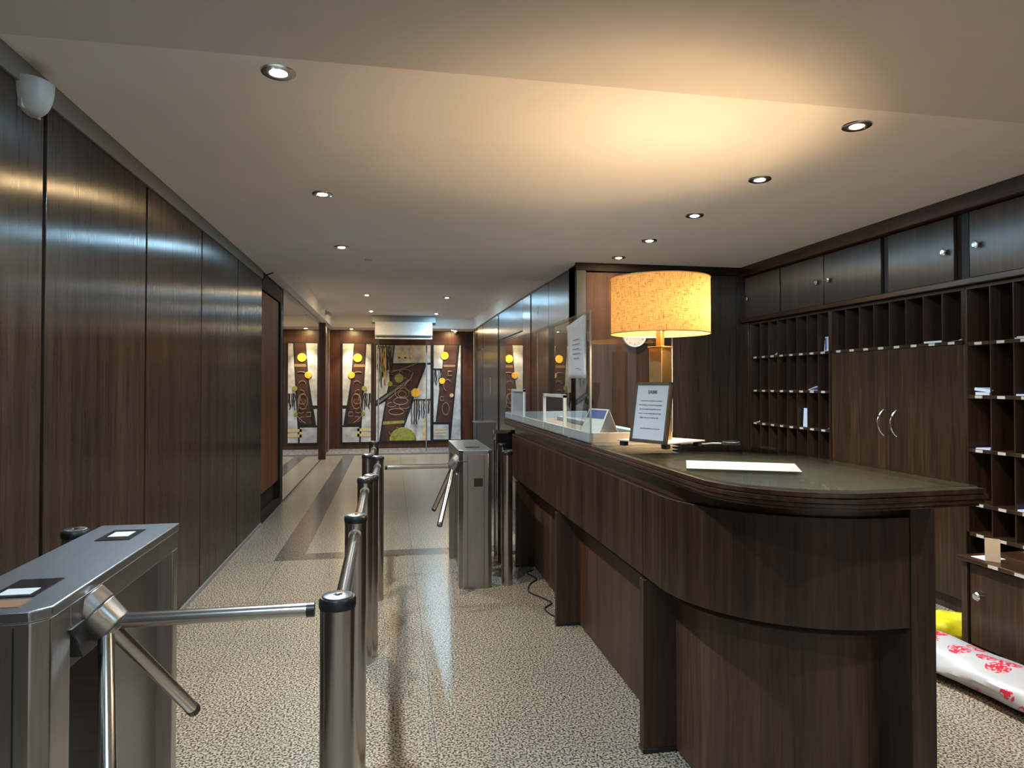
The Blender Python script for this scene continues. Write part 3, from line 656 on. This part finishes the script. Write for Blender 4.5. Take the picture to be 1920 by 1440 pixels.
MB().tube((1.145, 3.83, CT + 0.2), (1.135, 3.815, CT + 0.2), 0.012).build('lens', 'chrome', wc)
for k, (x, y, a, mt, lb) in enumerate(((1.06, 3.62, 0.6, 'paper', 'white leaflet lying just inside the glass screen near its corner'), (1.09, 3.74, -0.3, 'paper_cream', 'buff leaflet inside the glass screen beyond the white one'), (1.12, 4.60, 0.1, 'paper', 'pale paper sheet lying behind the first screen opening'))):
    Xp = Matrix.Translation((x, y, 0)) @ Matrix.Rotation(a, 4, 'Z')
    tag(MB().box(-0.05, 0.05, -0.08, 0.08, CT + 0.0005, CT + 0.0025, Xp).build('leaflet', mt, shift=(x, y, CT)), lb, 'leaflet')
sx = thing('black_box', (1.60, 2.98, GT), 'small flat black device at the back edge of the counter glass', 'device')
MB().prism(arc(1.60, 2.98, 0.042, 0, 360, 20)[:-1], GT, GT + 0.014).build('body', 'black', sx, bevel=0.003)
MB().prism(arc(1.60, 2.98, 0.034, 0, 360, 20)[:-1], GT + 0.014, GT + 0.018).build('lid', 'black_gloss', sx, bevel=0.001)
pc = [(1.36, 3.02, GT + .004), (1.42, 3.06, GT + .004), (1.47, 2.99, GT + .004), (1.52, 3.02, GT + .004), (1.56, 3.0, GT + .004)]
tag(MB().path(pc, 0.0035).build('cable', 'grey_housing', shift=(1.36, 3.02, GT)), 'thin grey cable on the glass between lamp and black device', 'cable')
fc = [(1.13, 5.30, .006), (1.06, 5.22, .006), (1.10, 5.05, .006), (1.02, 4.92, .006), (0.98, 4.75, .006), (1.04, 4.60, .006), (1.08, 4.48, .006), (1.01, 4.38, .006), (1.03, 4.24, .006), (1.10, 4.18, .006)]
sm_ = []
for i in range(len(fc) - 1):
    for k in range(5):
        t_ = k / 5; p = [fc[max(i - 1, 0)], fc[i], fc[i + 1], fc[min(i + 2, len(fc) - 1)]]
        sm_.append(tuple(0.5 * ((2 * p[1][j]) + (-p[0][j] + p[2][j]) * t_ + (2 * p[0][j] - 5 * p[1][j] + 4 * p[2][j] - p[3][j]) * t_ ** 2 + (-p[0][j] + 3 * p[1][j] - 3 * p[2][j] + p[3][j]) * t_ ** 3) for j in range(3)))
tag(MB().path(sm_, 0.005).build('cable', 'cable_black', shift=(1.05, 4.7, 0)), 'black cable lying on the floor against the base of the counter', 'cable')

# wall clock
ck = thing('wall_clock', (2.411, 6.44, 1.99), 'round pale wall clock on the dark wall, half hidden by the lampshade', 'clock')
RX90 = Matrix.Rotation(PI / 2, 4, 'X')
MB().lathe([(0, 0), (0.127, 0), (0.130, 0.012), (0.122, 0.028), (0.116, 0.026), (0.114, 0.018), (0, 0.018)], (2.411, 6.445, 1.99), 40, RX90).build('case', 'white_plastic', ck)
MB().lathe([(0, 0.019), (0.113, 0.019), (0.113, 0.020), (0, 0.020)], (2.411, 6.445, 1.99), 40, RX90).build('dial', 'label_card', ck)
mb = MB()
for k in range(12):
    mb.box(-0.003, 0.003, 0.088, 0.104, 0.0205, 0.0215, Matrix.Translation((2.411, 6.445, 1.99)) @ RX90 @ Matrix.Rotation(k * PI / 6, 4, 'Z'))
mb.build('hour_marks', 'ink', ck)
for a, l_, nm in ((1.9, 0.06, 'hour_hand'), (-0.6, 0.09, 'minute_hand')):
    MB().box(-0.003, 0.003, -0.01, l_, 0.022, 0.024, Matrix.Translation((2.411, 6.445, 1.99)) @ RX90 @ Matrix.Rotation(a, 4, 'Z')).build(nm, 'ink', ck)

# ------------------------------------------------------------------ right wall: overhead cupboards, pigeonholes
struct(box(3.56, 3.98, -0.5, YB - 0.02, 2.60, H).build('trim_13', 'moulding_wood', bevel=0.004))
struct(box(3.57, 3.98, -0.5, YB - 0.02, 2.125, 2.165).build('trim_14', 'moulding_wood', bevel=0.005))
def knob(y, z, parent, x=3.62):
    k = MB().lathe([(0.007, 0), (0.007, 0.014), (0.020, 0.018), (0.024, 0.027), (0.018, 0.034), (0, 0.036)], (x, y, z), 20, Matrix.Rotation(-PI / 2, 4, 'Y')); return k.build('knob', 'knob_metal', parent)
def overhead(y0, y1, doors, label):
    t = thing('overhead_cupboard', (3.8, (y0 + y1) / 2, 2.165), label, 'cupboard', 'overhead cupboards along the right wall')
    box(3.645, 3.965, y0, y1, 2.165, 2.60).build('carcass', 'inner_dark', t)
    for d0, d1, ky in doors:
        d = box(3.62, 3.643, d0, d1, 2.172, 2.594).build('door', 'cabinet_wood', t, bevel=0.003)
        knob(ky, 2.37, d)
overhead(5.80, 6.44, [(5.805, 6.43, 6.36)], 'far corner overhead cupboard with one door against the back wall')
overhead(4.455, 5.79, [(5.145, 5.78, 5.22), (4.465, 5.137, 5.06)], 'overhead cupboard whose two doors have knobs side by side')
overhead(3.76, 4.40, [(3.80, 4.39, 3.86)], 'overhead cupboard with one door catching the warm reflection')
overhead(2.40, 3.70, [(3.05, 3.68, 3.61), (2.41, 3.04, 2.48)], 'nearest overhead cupboard cut by the right edge of the photograph')
box(3.61, 3.98, 4.40, 4.455, 2.165, 2.60); 
struct(box(3.64, 3.98, 4.403, 4.452, 2.166, 2.60).build('trim_15', 'groove')); struct(box(3.64, 3.98, 3.703, 3.757, 2.166, 2.60).build('trim_16', 'groove'))

def rack(y0, y1, ncell, shelves, ztop, label, name='pigeonhole_rack', depth=0.30):
    t = thing(name, (3.8, (y0 + y1) / 2, shelves[-1]), label, 'pigeonhole rack')
    zb = shelves[-1]
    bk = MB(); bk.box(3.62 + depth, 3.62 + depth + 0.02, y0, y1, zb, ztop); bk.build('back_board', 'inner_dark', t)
    box(3.62, 3.62 + depth, y0, y1, ztop - 0.02, ztop).build('top_board', 'cabinet_wood', t)
    box(3.612, 3.62 + depth, y0 - 0.001, y0 + 0.02, zb, ztop - 0.02).build('side_board', 'counter_wood', t, bevel=0.001)
    box(3.612, 3.62 + depth, y1 - 0.02, y1 + 0.001, zb, ztop - 0.02).build('side_board', 'counter_wood', t, bevel=0.001)
    st_ = (y1 - y0 - 0.04) / ncell
    edges = [y0 + 0.02 + st_ * k for k in range(ncell + 1)]
    for k in range(1, ncell):
        box(3.622, 3.62 + depth, edges[k] - 0.004, edges[k] + 0.004, zb, ztop - 0.02).build('divider', 'counter_wood', t)
    for z in shelves:
        s = box(3.615, 3.62 + depth, y0 + 0.02, y1 - 0.02, z - 0.022, z).build('shelf', 'cabinet_wood', t, bevel=0.001)
        for k in range(ncell):
            c = (edges[k] + edges[k + 1]) / 2
            box(3.612, 3.6155, c - 0.026, c + 0.026, z - 0.020, z - 0.003).build('label_card', 'label_card', s)
    return edges
FE = rack(5.055, 6.33, 8, [1.773, 1.439, 1.112, 0.79], 2.12, 'far pigeonhole rack of three label rows, eight narrow columns, next to the back wall')
ME = rack(3.72, 5.05, 8, [1.775], 2.12, 'single row of eight pigeonholes above the double door cupboard')
NE = rack(2.10, 3.715, 10, [1.763, 1.427, 1.089, 0.75, 0.56], 2.12, 'near tall pigeonhole rack at right edge above the low knob cupboard')
struct(box(3.60, 3.98, 6.335, YB, 0, 2.12).build('trim_17', 'dark_wood', bevel=0.003))
# double door cupboard
dc = thing('tall_cupboard', (3.8, 4.38, 0), 'tall double door wooden cupboard with two curved metal handles', 'cupboard')
box(3.645, 3.965, 3.72, 5.05, 0.10, 1.752).build('carcass', 'inner_dark', dc)
box(3.66, 3.965, 3.72, 5.05, 0.0, 0.10).build('plinth', 'cabinet_wood', dc)
for y0, y1, hy in ((4.388, 5.045, 4.45), (3.725, 4.383, 4.32)):
    d = box(3.62, 3.643, y0, y1, 0.105, 1.749).build('door', 'cabinet_wood', dc, bevel=0.002)
    pts = [(3.622 - 0.045 * math.sin(PI * k / 14) ** 0.8, hy + 0.012 * math.sin(PI * k / 14), 1.115 + 0.19 * k / 14) for k in range(15)]
    MB().path(pts, 0.006, 10).build('handle', 'knob_metal', d)
box(3.645, 3.965, 5.055, 6.33, 0.10, 0.766).build('carcass', 'inner_dark', dc)
lc = thing('base_cupboard', (3.8, 5.7, 0), 'low cupboard doors beneath the far pigeonholes, mostly hidden by the counter', 'cupboard')
for o in [c_ for c_ in dc.children if c_.name.startswith('carcass.')]: o.parent = lc; o.location = dc.location - lc.location
for y0, y1 in ((5.06, 5.69), (5.695, 6.33)):
    d = box(3.62, 3.643, y0, y1, 0.105, 0.762).build('door', 'cabinet_wood', lc, bevel=0.002); knob(y0 + 0.06 if y0 > 5.5 else y1 - 0.06, 0.6, d)
# low near cupboard
kc = thing('low_cupboard', (3.4, 2.7, 0), 'low dark cupboard with a round metal knob at the lower right', 'cupboard')
box(3.18, 3.61, 2.10, 3.28, 0.0, 0.515).build('carcass', 'inner_dark', kc)
box(3.135, 3.611, 2.09, 3.29, 0.515, 0.54).build('worktop', 'moulding_wood', kc, bevel=0.004)
box(3.155, 3.18, 2.10, 3.285, 0.0, 0.055).build('skirting', 'moulding_wood', kc, bevel=0.003)
box(3.155, 3.18, 3.245, 3.285, 0.055, 0.515).build('stile', 'dark_wood', kc, bevel=0.002)
for y0, y1, ky in ((2.66, 3.235, 3.17), (2.11, 2.65, 2.2)):
    d = box(3.165, 3.181, y0, y1, 0.065, 0.505).build('door', 'cabinet_wood', kc, bevel=0.002); knob(ky, 0.34, d, 3.165)
for y in (3.06, 2.905, 2.75): box(3.1325, 3.1360, y - 0.03, y + 0.03, 0.519, 0.535).build('label_card', 'label_card', kc)

# post in the pigeonholes
def cell(E, k): return (E[len(E) - 2 - k] + E[len(E) - 1 - k]) / 2      # k counted from the far end
def flat(E, k, z, label, mat='paper', w=0.10, d=0.18, dy=0.0, t=0.004, rot=0.0, x=3.72, tilt=0.0):
    y = cell(E, k) + dy
    Xp = Matrix.Translation((x, y, z)) @ Matrix.Rotation(rot, 4, 'Z') @ Matrix.Rotation(tilt, 4, 'X')
    o = MB().box(-d / 2, d / 2, -w / 2, w / 2, 0.0006, 0.0006 + t, Xp).build('letter', mat, shift=(x, y, z)); tag(o, label, 'letter', 'post in the pigeonholes'); return o
def standing(E, k, z, label, mat, w, h, dy=0.0, x=3.66, lean=0.12, curl=0.0, name='leaflet'):
    y = cell(E, k) + dy; mb = MB(); n = 8; vs = []
    prof = []
    for i in range(n + 1):
        t_ = i / n; prof.append((x + lean * h * t_, z + 0.001 + h * t_))
    if curl: prof = [(x - curl + 0.0, z + 0.001), (x - curl * 0.4, z + 0.004)] + [(x + 0.01 + lean * h * t_, z + 0.02 + (h - 0.02) * t_) for t_ in [i / n for i in range(n + 1)]]
    for px_, pz_ in prof: vs += [(px_, y - w / 2, pz_), (px_, y + w / 2, pz_), (px_ + 0.003, y - w / 2, pz_ + 0.001), (px_ + 0.003, y + w / 2, pz_ + 0.001)]
    fs = []
    for i in range(len(prof) - 1):
        a = 4 * i; fs += [(a, a + 1, a + 5, a + 4), (a + 2, a + 3, a + 7, a + 6), (a, a + 2, a + 6, a + 4), (a + 1, a + 3, a + 7, a + 5)]
    a = 4 * (len(prof) - 1); fs += [(0, 1, 3, 2), (a, a + 1, a + 3, a + 2)]
    mb.add(vs, fs); o = mb.build(name, mat, shift=(x, y, z)); tag(o, label, 'leaflet' if name == 'leaflet' else 'letter', 'post in the pigeonholes'); return o
standing(FE, 2, 1.773, 'small folded cream card in the top row of the far rack, third column', 'label_card', 0.085, 0.035, lean=1.2)
ev = standing(FE, 7, 1.773, 'white envelope with a blue stripe, upright in the top row of the far rack', 'paper', 0.10, 0.125, lean=0.1, name='letter')
MB().box(3.655, 3.660, cell(FE, 7) + 0.018, cell(FE, 7) + 0.028, 1.785, 1.89).build('blue_stripe', 'blue_ink', ev, shift=(3.66, cell(FE, 7), 1.773)); 
flat(FE, 6, 1.440, 'folded letter opened in a V in the second row of the far rack', 'paper', 0.12, 0.16, tilt=-0.25, x=3.70).location.z += 0.018
flat(FE, 6, 1.440, 'lower leaf of the opened letter in the second row of the far rack', 'paper_blue', 0.12, 0.16, x=3.70)
standing(FE, 0, 1.112, 'narrow cream card upright in the far column of the third row', 'paper_cream', 0.045, 0.14, dy=-0.03, curl=0.05)
standing(FE, 5, 1.112, 'pale blue white sheet standing upright in the third row of the far rack', 'paper_blue', 0.09, 0.165, dy=0.0, lean=0.05)
flat(FE, 6, 1.112, 'tiny folded slip on the third row of the far rack, seventh column', 'label_card', 0.03, 0.05, -0.04, 0.018)
flat(FE, 7, 1.112, 'thin slip of paper on the third row of the far rack, last column', 'label_card', 0.08, 0.06, 0.0, 0.006)
flat(ME, 6, 1.775, 'flat white envelopes on the row above the tall cupboard, seventh hole', 'paper', 0.15, 0.2, 0.0, 0.012)
standing(ME, 7, 1.775, 'curled grey leaflet bending up in the last hole above the tall cupboard', 'paper', 0.04, 0.17, dy=-0.05, curl=0.07)
flat(NE, 2, 1.763, 'two white envelopes on the top row of the near rack, third column', 'paper', 0.14, 0.2, 0, 0.006)
flat(NE, 2, 1.771, 'upper envelope of the pair on the top row of the near rack', 'paper', 0.13, 0.2, -0.005, 0.004, 0.08)
flat(NE, 0, 1.427, 'bottom envelope of the small stack in the second row of the near rack', 'paper', 0.10, 0.2, -0.02, 0.018)
flat(NE, 0, 1.449, 'top tilted envelope of the stack in the second row of the near rack', 'paper_blue', 0.115, 0.2, -0.015, 0.018, 0.1, tilt=0.12)
flat(NE, 2, 1.427, 'white letter on the second row of the near rack at the picture edge', 'paper_blue', 0.13, 0.2, 0, 0.010)
flat(NE, 0, 1.089, 'thin blue white letter on the third row of the near rack', 'paper_blue', 0.10, 0.2, -0.02, 0.007)
flat(NE, 2, 0.750, 'blue topped letter on the fourth row of the near rack', 'paper_blue', 0.13, 0.2, 0, 0.010)
# bent brochure on the low cupboard
br = thing('brochure', (3.20, 3.10, 0.54), 'bent brown brochure standing open on top of the low cupboard', 'brochure')
MB().box(3.17, 3.30, 3.14, 3.235, 0.5405, 0.5425).build('white_page', 'paper', br)
MB().box(-0.001, 0.001, -0.035, 0.035, 0.0, 0.125, Matrix.Translation((3.19, 3.115, 0.5412)) @ Matrix.Rotation(0.6, 4, 'Z') @ Matrix.Rotation(-0.06, 4, 'Y')).build('upright_page', 'paper_cream', br)

# bags on the floor
def lumpy(name, c, ax_, L_, rx, rz, mat, seed, label, cat, taper=0.0):
    rd = random.Random(seed); mb = MB(); n, m = 28, 40; vs = []; fs = []
    c = Vector(c); ax_ = Vector(ax_).normalized(); sd_ = Vector((ax_.y, -ax_.x, 0))
    ph = [rd.uniform(0, 6.28) for _ in range(8)]
    for i in range(m + 1):
        t_ = i / m; e = min(1.0, (math.sin(PI * t_) * 2.6)) ** 0.5 if 0 < t_ < 1 else 0.02
        for k in range(n):
            a = 2 * PI * k / n
            wob = 1 + 0.05 * math.sin(3 * a + 9 * t_ + ph[0]) + 0.035 * math.sin(5 * a - 17 * t_ + ph[1]) + 0.03 * math.sin(23 * t_ + ph[2] + a)
            x_ = rx * e * math.cos(a) * wob; z_ = rz * e * math.sin(a) * wob
            if z_ < 0: z_ *= 0.75
            p = c + ax_ * (L_ * (t_ - 0.5)) + sd_ * x_; p.z = max(0.002, c.z + z_ * (1 - taper * t_)); vs.append(p)
    for i in range(m):
        fs += [(i * n + k, i * n + (k + 1) % n, (i + 1) * n + (k + 1) % n, (i + 1) * n + k) for k in range(n)]
    fs += [tuple(range(n)), tuple(m * n + k for k in range(n))]
    mb.add(vs, fs); o = mb.build(name, mat, shift=(c.x, c.y, 0), weld=False); tag(o, label, cat); return o
lumpy('plastic_bag', (2.90, 2.62, 0.078), (0.09, -1, 0), 1.50, 0.175, 0.085, 'printed_bag', 4, 'long white plastic bag with red printed characters on the floor by the low cupboard', 'bag')
lumpy('plastic_bag', (3.20, 3.50, 0.062), (0.9, -0.5, 0), 0.42, 0.10, 0.085, 'yellow_bag', 9, 'crumpled bright yellow bag behind the white printed bag', 'bag')

# ------------------------------------------------------------------ murals on the rear wall
YM = YR - 0.03
def mural(label, x0, x1, z0, z1, loc):
    t = thing('wall_mural', loc, label, 'mural', None)
    box(x0 - 0.03, x1 + 0.03, YM, YR - 0.001, z0 - 0.03, z1 + 0.03).build('backing', 'mural_black', t)
    return t
def shape(t, polys, name, mat, d=0.006, base=0.0):
    for po_ in polys: MB().prism(po_, YM - base - d, YM - base, 'y').build(name, mat, t)
def disc(t, x, z, r, mat='mural_gold', d=0.02, half=False):
    pts = arc(x, z, r, 0, 180 if half else 360, 28); pts = pts if half else pts[:-1]
    MB().prism(pts, YM - d, YM, 'y').build('gold_disc', mat, t, bevel=0.003)
def squiggle(t, pts, r=0.006, mat='mural_line', name='scribble_line'):
    MB().path([(a, YM - 0.016, b_) for a, b_ in pts], r, 6).build(name, mat, t)
def loop(cx_, cz_, rx_, rz_, n=22, a0=0, a1=360): return [(cx_ + rx_ * math.cos(math.radians(a0 + (a1 - a0) * k / n)), cz_ + rz_ * math.sin(math.radians(a0 + (a1 - a0) * k / n))) for k in range(n + 1)]
def drips(t, x0, x1, ztop, l0, l1, n, seed, mat='mural_black', w=0.012, name='drip_stroke'):
    rd = random.Random(seed); mb = MB()
    for k in range(n):
        x = x0 + (x1 - x0) * (k + 0.5) / n; l_ = rd.uniform(l0, l1); z = ztop; q = x; ps = []
        for i in range(7): ps.append((q + rd.uniform(-0.012, 0.012), YM - 0.010, ztop - l_ * i / 6))
        mb.path(ps, w * rd.uniform(0.5, 1.0), 6)
    mb.build(name, mat, t)
a = mural('left abstract mural panel with white wedges, brown field and gold discs', -1.063, -0.442, 0.186, 2.39, (-0.75, YM, 0.19))
shape(a, [[(-0.80, 2.39), (-0.575, 2.39), (-0.63, 1.4), (-0.72, 0.59), (-0.95, 0.59), (-0.90, 1.0)]], 'brown_field', 'mural_brown', 0.004)
shape(a, [[(-1.063, 2.392), (-0.82, 2.392), (-0.878, 1.62), (-0.971, 1.01), (-1.063, 1.01)], [(-1.063, 0.93), (-0.99, 0.93), (-1.045, 0.57), (-1.063, 0.57)],
          [(-0.542, 2.385), (-0.442, 2.385), (-0.442, 0.186), (-0.66, 0.186), (-0.647, 0.53), (-0.60, 1.3)], [(-1.063, 0.522), (-0.70, 0.522), (-0.70, 0.186), (-1.063, 0.186)]], 'white_field', 'mural_white')
disc(a, -0.735, 2.074, 0.095); disc(a, -0.871, 1.687, 0.075); disc(a, -0.588, 1.385, 0.055, 'mural_olive'); disc(a, -0.612, 0.819, 0.045, 'mural_olive')
shape(a, [[(-0.82, 1.93), (-0.58, 1.93), (-0.58, 1.87), (-0.83, 1.87)]], 'sand_bar', 'brass', 0.006)
shape(a, [[(-0.74, 0.49), (-0.442, 0.49), (-0.442, 0.43), (-0.74, 0.43)], [(-0.78, 0.37), (-0.442, 0.37), (-0.442, 0.31), (-0.78, 0.31)], [(-0.74, 0.49), (-0.69, 0.49), (-0.69, 0.31), (-0.74, 0.31)]], 'sand_bar', 'mural_sand', 0.010)
squiggle(a, loop(-0.76, 1.10, 0.10, 0.17)); squiggle(a, loop(-0.72, 1.66, 0.14, 0.10, 14, 60, 200)); squiggle(a, [(-0.80, 1.0), (-0.72, 1.12), (-0.70, 1.25), (-0.66, 0.95), (-0.84, 0.93)]); squiggle(a, [(-0.82, 0.62), (-0.74, 0.68), (-0.62, 0.80)])
squiggle(a, [(-0.93, 0.86), (-0.84, 0.86), (-0.84, 0.77), (-0.93, 0.77), (-0.93, 0.86)], 0.005); drips(a, -0.60, -0.45, 1.28, 0.18, 0.38, 6, 2)
bm_ = mural('large central abstract mural with green half disc and dripping black strokes', -0.327, 0.89, 0.20, 2.37, (0.28, YM, 0.2))
shape(bm_, [[(0.04, 1.90), (0.73, 1.90), (0.46, 1.15), (0.24, 0.55), (0.26, 0.20), (-0.21, 0.20), (-0.12, 0.9), (0.0, 1.5)]], 'brown_field', 'mural_brown', 0.004)
shape(bm_, [[(-0.327, 2.364), (0.055, 2.364), (-0.03, 1.6), (-0.10, 1.25), (-0.327, 1.12)], [(-0.327, 0.98), (-0.12, 1.10), (-0.18, 0.75), (-0.262, 0.2), (-0.327, 0.2)],
            [(0.085, 2.368), (0.89, 2.376), (0.89, 1.976), (0.045, 1.96)], [(0.80, 1.928), (0.89, 1.928), (0.89, 1.145), (0.507, 1.143)],
            [(0.507, 1.10), (0.89, 1.10), (0.89, 0.2), (0.555, 0.2), (0.46, 0.42), (0.30, 0.50)]], 'white_field', 'mural_white')
disc(bm_, 0.27, 0.205, 0.30, 'mural_olive', 0.014, True); disc(bm_, 0.555, 1.283, 0.105, 'mural_sand'); disc(bm_, 0.555, 1.283, 0.085, 'mural_gold', 0.024); disc(bm_, -0.02, 1.49, 0.055, 'mural_olive'); disc(bm_, 0.18, 1.62, 0.10, 'mural_olive', 0.006)
shape(bm_, [[(0.75, 0.78), (0.81, 0.80), (0.80, 0.2), (0.70, 0.2)]] + [[(0.17 + k * 0.13, 2.36), (0.22 + k * 0.13, 2.36), (0.21 + k * 0.13, 2.05 - 0.03 * (k % 2)), (0.16 + k * 0.13, 2.05 - 0.03 * (k % 2))] for k in range(3)] + [[(0.16, 2.10), (0.44, 2.10), (0.44, 2.07), (0.16, 2.07)]], 'sand_bar', 'mural_sand', 0.010)
shape(bm_, [[(-0.327, 1.12), (0.36, 1.62), (0.42, 1.70), (0.46, 1.62), (0.30, 1.44), (-0.327, 0.98)]], 'black_beam', 'mural_black', 0.009)
shape(bm_, [[(-0.17, 0.64), (0.30, 0.66), (0.30, 0.60), (-0.18, 0.57)]], 'sand_bar', 'mural_olive', 0.006)
for g_ in ((0.25, 1.28, 0.16, 0.12), (0.25, 1.26, 0.09, 0.07), (0.12, 0.86, 0.17, 0.07), (0.22, 1.10, 0.16, 0.08)): squiggle(bm_, loop(*g_))
squiggle(bm_, [(-0.05, 1.15), (0.2, 1.35), (0.45, 1.62), (0.50, 1.75), (0.40, 1.55)]); squiggle(bm_, [(0.0, 1.75), (0.3, 1.85), (0.55, 1.95), (0.65, 2.02)])
drips(bm_, -0.31, 0.03, 2.36, 0.25, 0.75, 9, 5); drips(bm_, 0.44, 0.88, 1.13, 0.3, 0.62, 8, 6, w=0.016); drips(bm_, -0.18, -0.10, 2.3, 0.7, 0.9, 2, 8, 'mural_sand', 0.016)
for k, (x_, z_, a_, b_) in enumerate(((0.10, 1.75, .16, .05), (0.32, 1.72, .14, .10), (0.42, 1.45, .10, .13), (0.02, 1.02, .10, .05), (0.30, 0.98, .12, .05), (0.15, 1.48, .2, .04), (0.08, 0.42, .12, .10))): squiggle(bm_, loop(x_, z_, a_, b_, 18, 30 * k, 250 + 30 * k), 0.0045)
rd_ = random.Random(21)
for k in range(16):
    t_ = k / 15; x_ = -0.28 + 0.66 * t_; z_ = 1.07 + 0.50 * t_; squiggle(bm_, loop(x_, z_, 0.022, 0.022, 6), 0.004, 'mural_white', 'beam_mark')
drips(bm_, -0.31, 0.0, 2.34, 0.35, 0.95, 8, 31, 'mural_black', 0.015); drips(bm_, -0.25, 0.0, 2.3, 0.5, 0.9, 3, 32, 'mural_gold', 0.012); drips(bm_, 0.5, 0.88, 1.12, 0.12, 0.25, 12, 33, 'mural_sand', 0.010)
for k in range(5): squiggle(a, loop(-0.75 + 0.03 * (k % 2), 1.5 - 0.2 * k, 0.07, 0.06, 12, 70 * k, 70 * k + 200), 0.0045)
c_ = mural('right abstract mural panel with small white louvre block and slanted brown field', 0.963, 1.58, 0.213, 2.38, (1.27, YM, 0.2))
shape(c_, [[(1.204, 2.38), (1.50, 2.38), (1.44, 1.5), (1.36, 0.60), (1.05, 0.60), (1.11, 1.5)]], 'brown_field', 'mural_brown', 0.004)
shape(c_, [[(0.963, 2.377), (1.204, 2.379), (1.156, 1.844), (0.963, 1.844)], [(0.963, 1.80), (1.14, 1.80), (1.107, 1.504), (1.011, 0.62), (0.963, 0.62)],
           [(1.56, 2.383), (1.582, 2.383), (1.582, 0.213), (1.36, 0.213), (1.42, 0.9)], [(0.963, 0.56), (1.306, 0.556), (1.306, 0.215), (0.963, 0.22)]], 'white_field', 'mural_white')
shape(c_, [[(0.99, z_), (1.25, z_), (1.25, z_ - 0.03), (0.99, z_ - 0.03)] for z_ in (0.47, 0.40, 0.33)], 'louvre_bar', 'mural_sand', 0.010)
disc(c_, 1.212, 2.136, 0.09); disc(c_, 1.156, 1.558, 0.07); disc(c_, 1.374, 1.225, 0.045, 'mural_sand')
shape(c_, [[(1.19, 1.93), (1.46, 1.93), (1.45, 1.88), (1.19, 1.88)]], 'sand_bar', 'brass', 0.006)
drips(c_, 0.97, 1.15, 1.84, 0.2, 0.42, 6, 11); squiggle(c_, loop(1.28, 1.46, 0.09, 0.13, 16, 40, 250)); squiggle(c_, loop(1.24, 0.92, 0.08, 0.14)); squiggle(c_, [(1.29, 1.78), (1.38, 1.78), (1.38, 1.68), (1.29, 1.68), (1.29, 1.78)]); squiggle(c_, [(1.12, 1.2), (1.19, 1.2), (1.19, 1.11), (1.12, 1.11), (1.12, 1.2)])

# air conditioner on a dropped housing, with two slender posts beneath
hz = box(-0.40, 0.95, 14.52, 14.69, 2.80, HC - 0.0).build('ac_bulkhead', 'grey_housing', bevel=0.004, shift=(0.27, 14.6, 2.8)); tag(hz, 'grey metal bulkhead under the lobby ceiling above the air conditioner', 'bulkhead')
ac = thing('air_conditioner', (0.27, 14.50, 2.46), 'wide white air conditioner unit hanging above the central mural', 'air conditioner')
MB().prism([(14.30, 2.52), (14.34, 2.80), (14.52, 2.80), (14.52, 2.46), (14.36, 2.46)], -0.335, 0.865, 'x').build('casing', 'white_plastic', ac, bevel=0.008)
box(-0.30, 0.83, 14.315, 14.34, 2.478, 2.492).build('air_slot', 'black', ac)
box(-0.33, 0.86, 14.33, 14.50, 2.438, 2.462).build('louvre', 'white_plastic', ac, bevel=0.003)
for x, lb in ((-0.262, 'slender grey metal post left of the two in front of the central mural'), (0.755, 'slender grey metal post right of the two in front of the central mural')):
    tag(MB().tube((x, 14.60, 0.035), (x, 14.60, 2.80), 0.014, n=12).build('metal_post', 'grey_housing', shift=(x, 14.60, 0.035)), lb, 'post', 'posts in front of the mural')
# small fittings
cm = thing('security_camera', (-1.19, 13.2, 2.86), 'small security camera on the left coffer fascia of the lobby', 'camera')
box(-1.225, -1.205, 13.15, 13.25, 2.80, 2.90).build('bracket', 'white_plastic', cm); MB().tube((-1.20, 13.2, 2.85), (-1.12, 13.08, 2.80), 0.028).build('camera_body', 'white_plastic', cm)
cm = thing('security_camera', (1.45, 15.2, 2.60), 'small dark dome camera at the upper right of the right mural', 'camera')
MB().lathe([(0, 0.0), (0.05, 0.0), (0.05, -0.03), (0, -0.03)], (1.45, 15.2, 2.70), 18).build('base', 'white_plastic', cm); MB().lathe([(0.045, -0.03), (0.04, -0.07), (0.02, -0.09), (0, -0.092)], (1.45, 15.2, 2.70), 18).build('dome', 'black_gloss', cm)
cb = [(-1.365, 7.46, 2.52), (-1.345, 7.49, 2.60), (-1.31, 7.52, 2.66), (-1.25, 7.55, 2.69)]
tag(MB().path(cb, 0.008).build('cable', 'cable_black', shift=cb[0]), 'dark loose cable at the upper corner where the left panelling ends', 'cable')
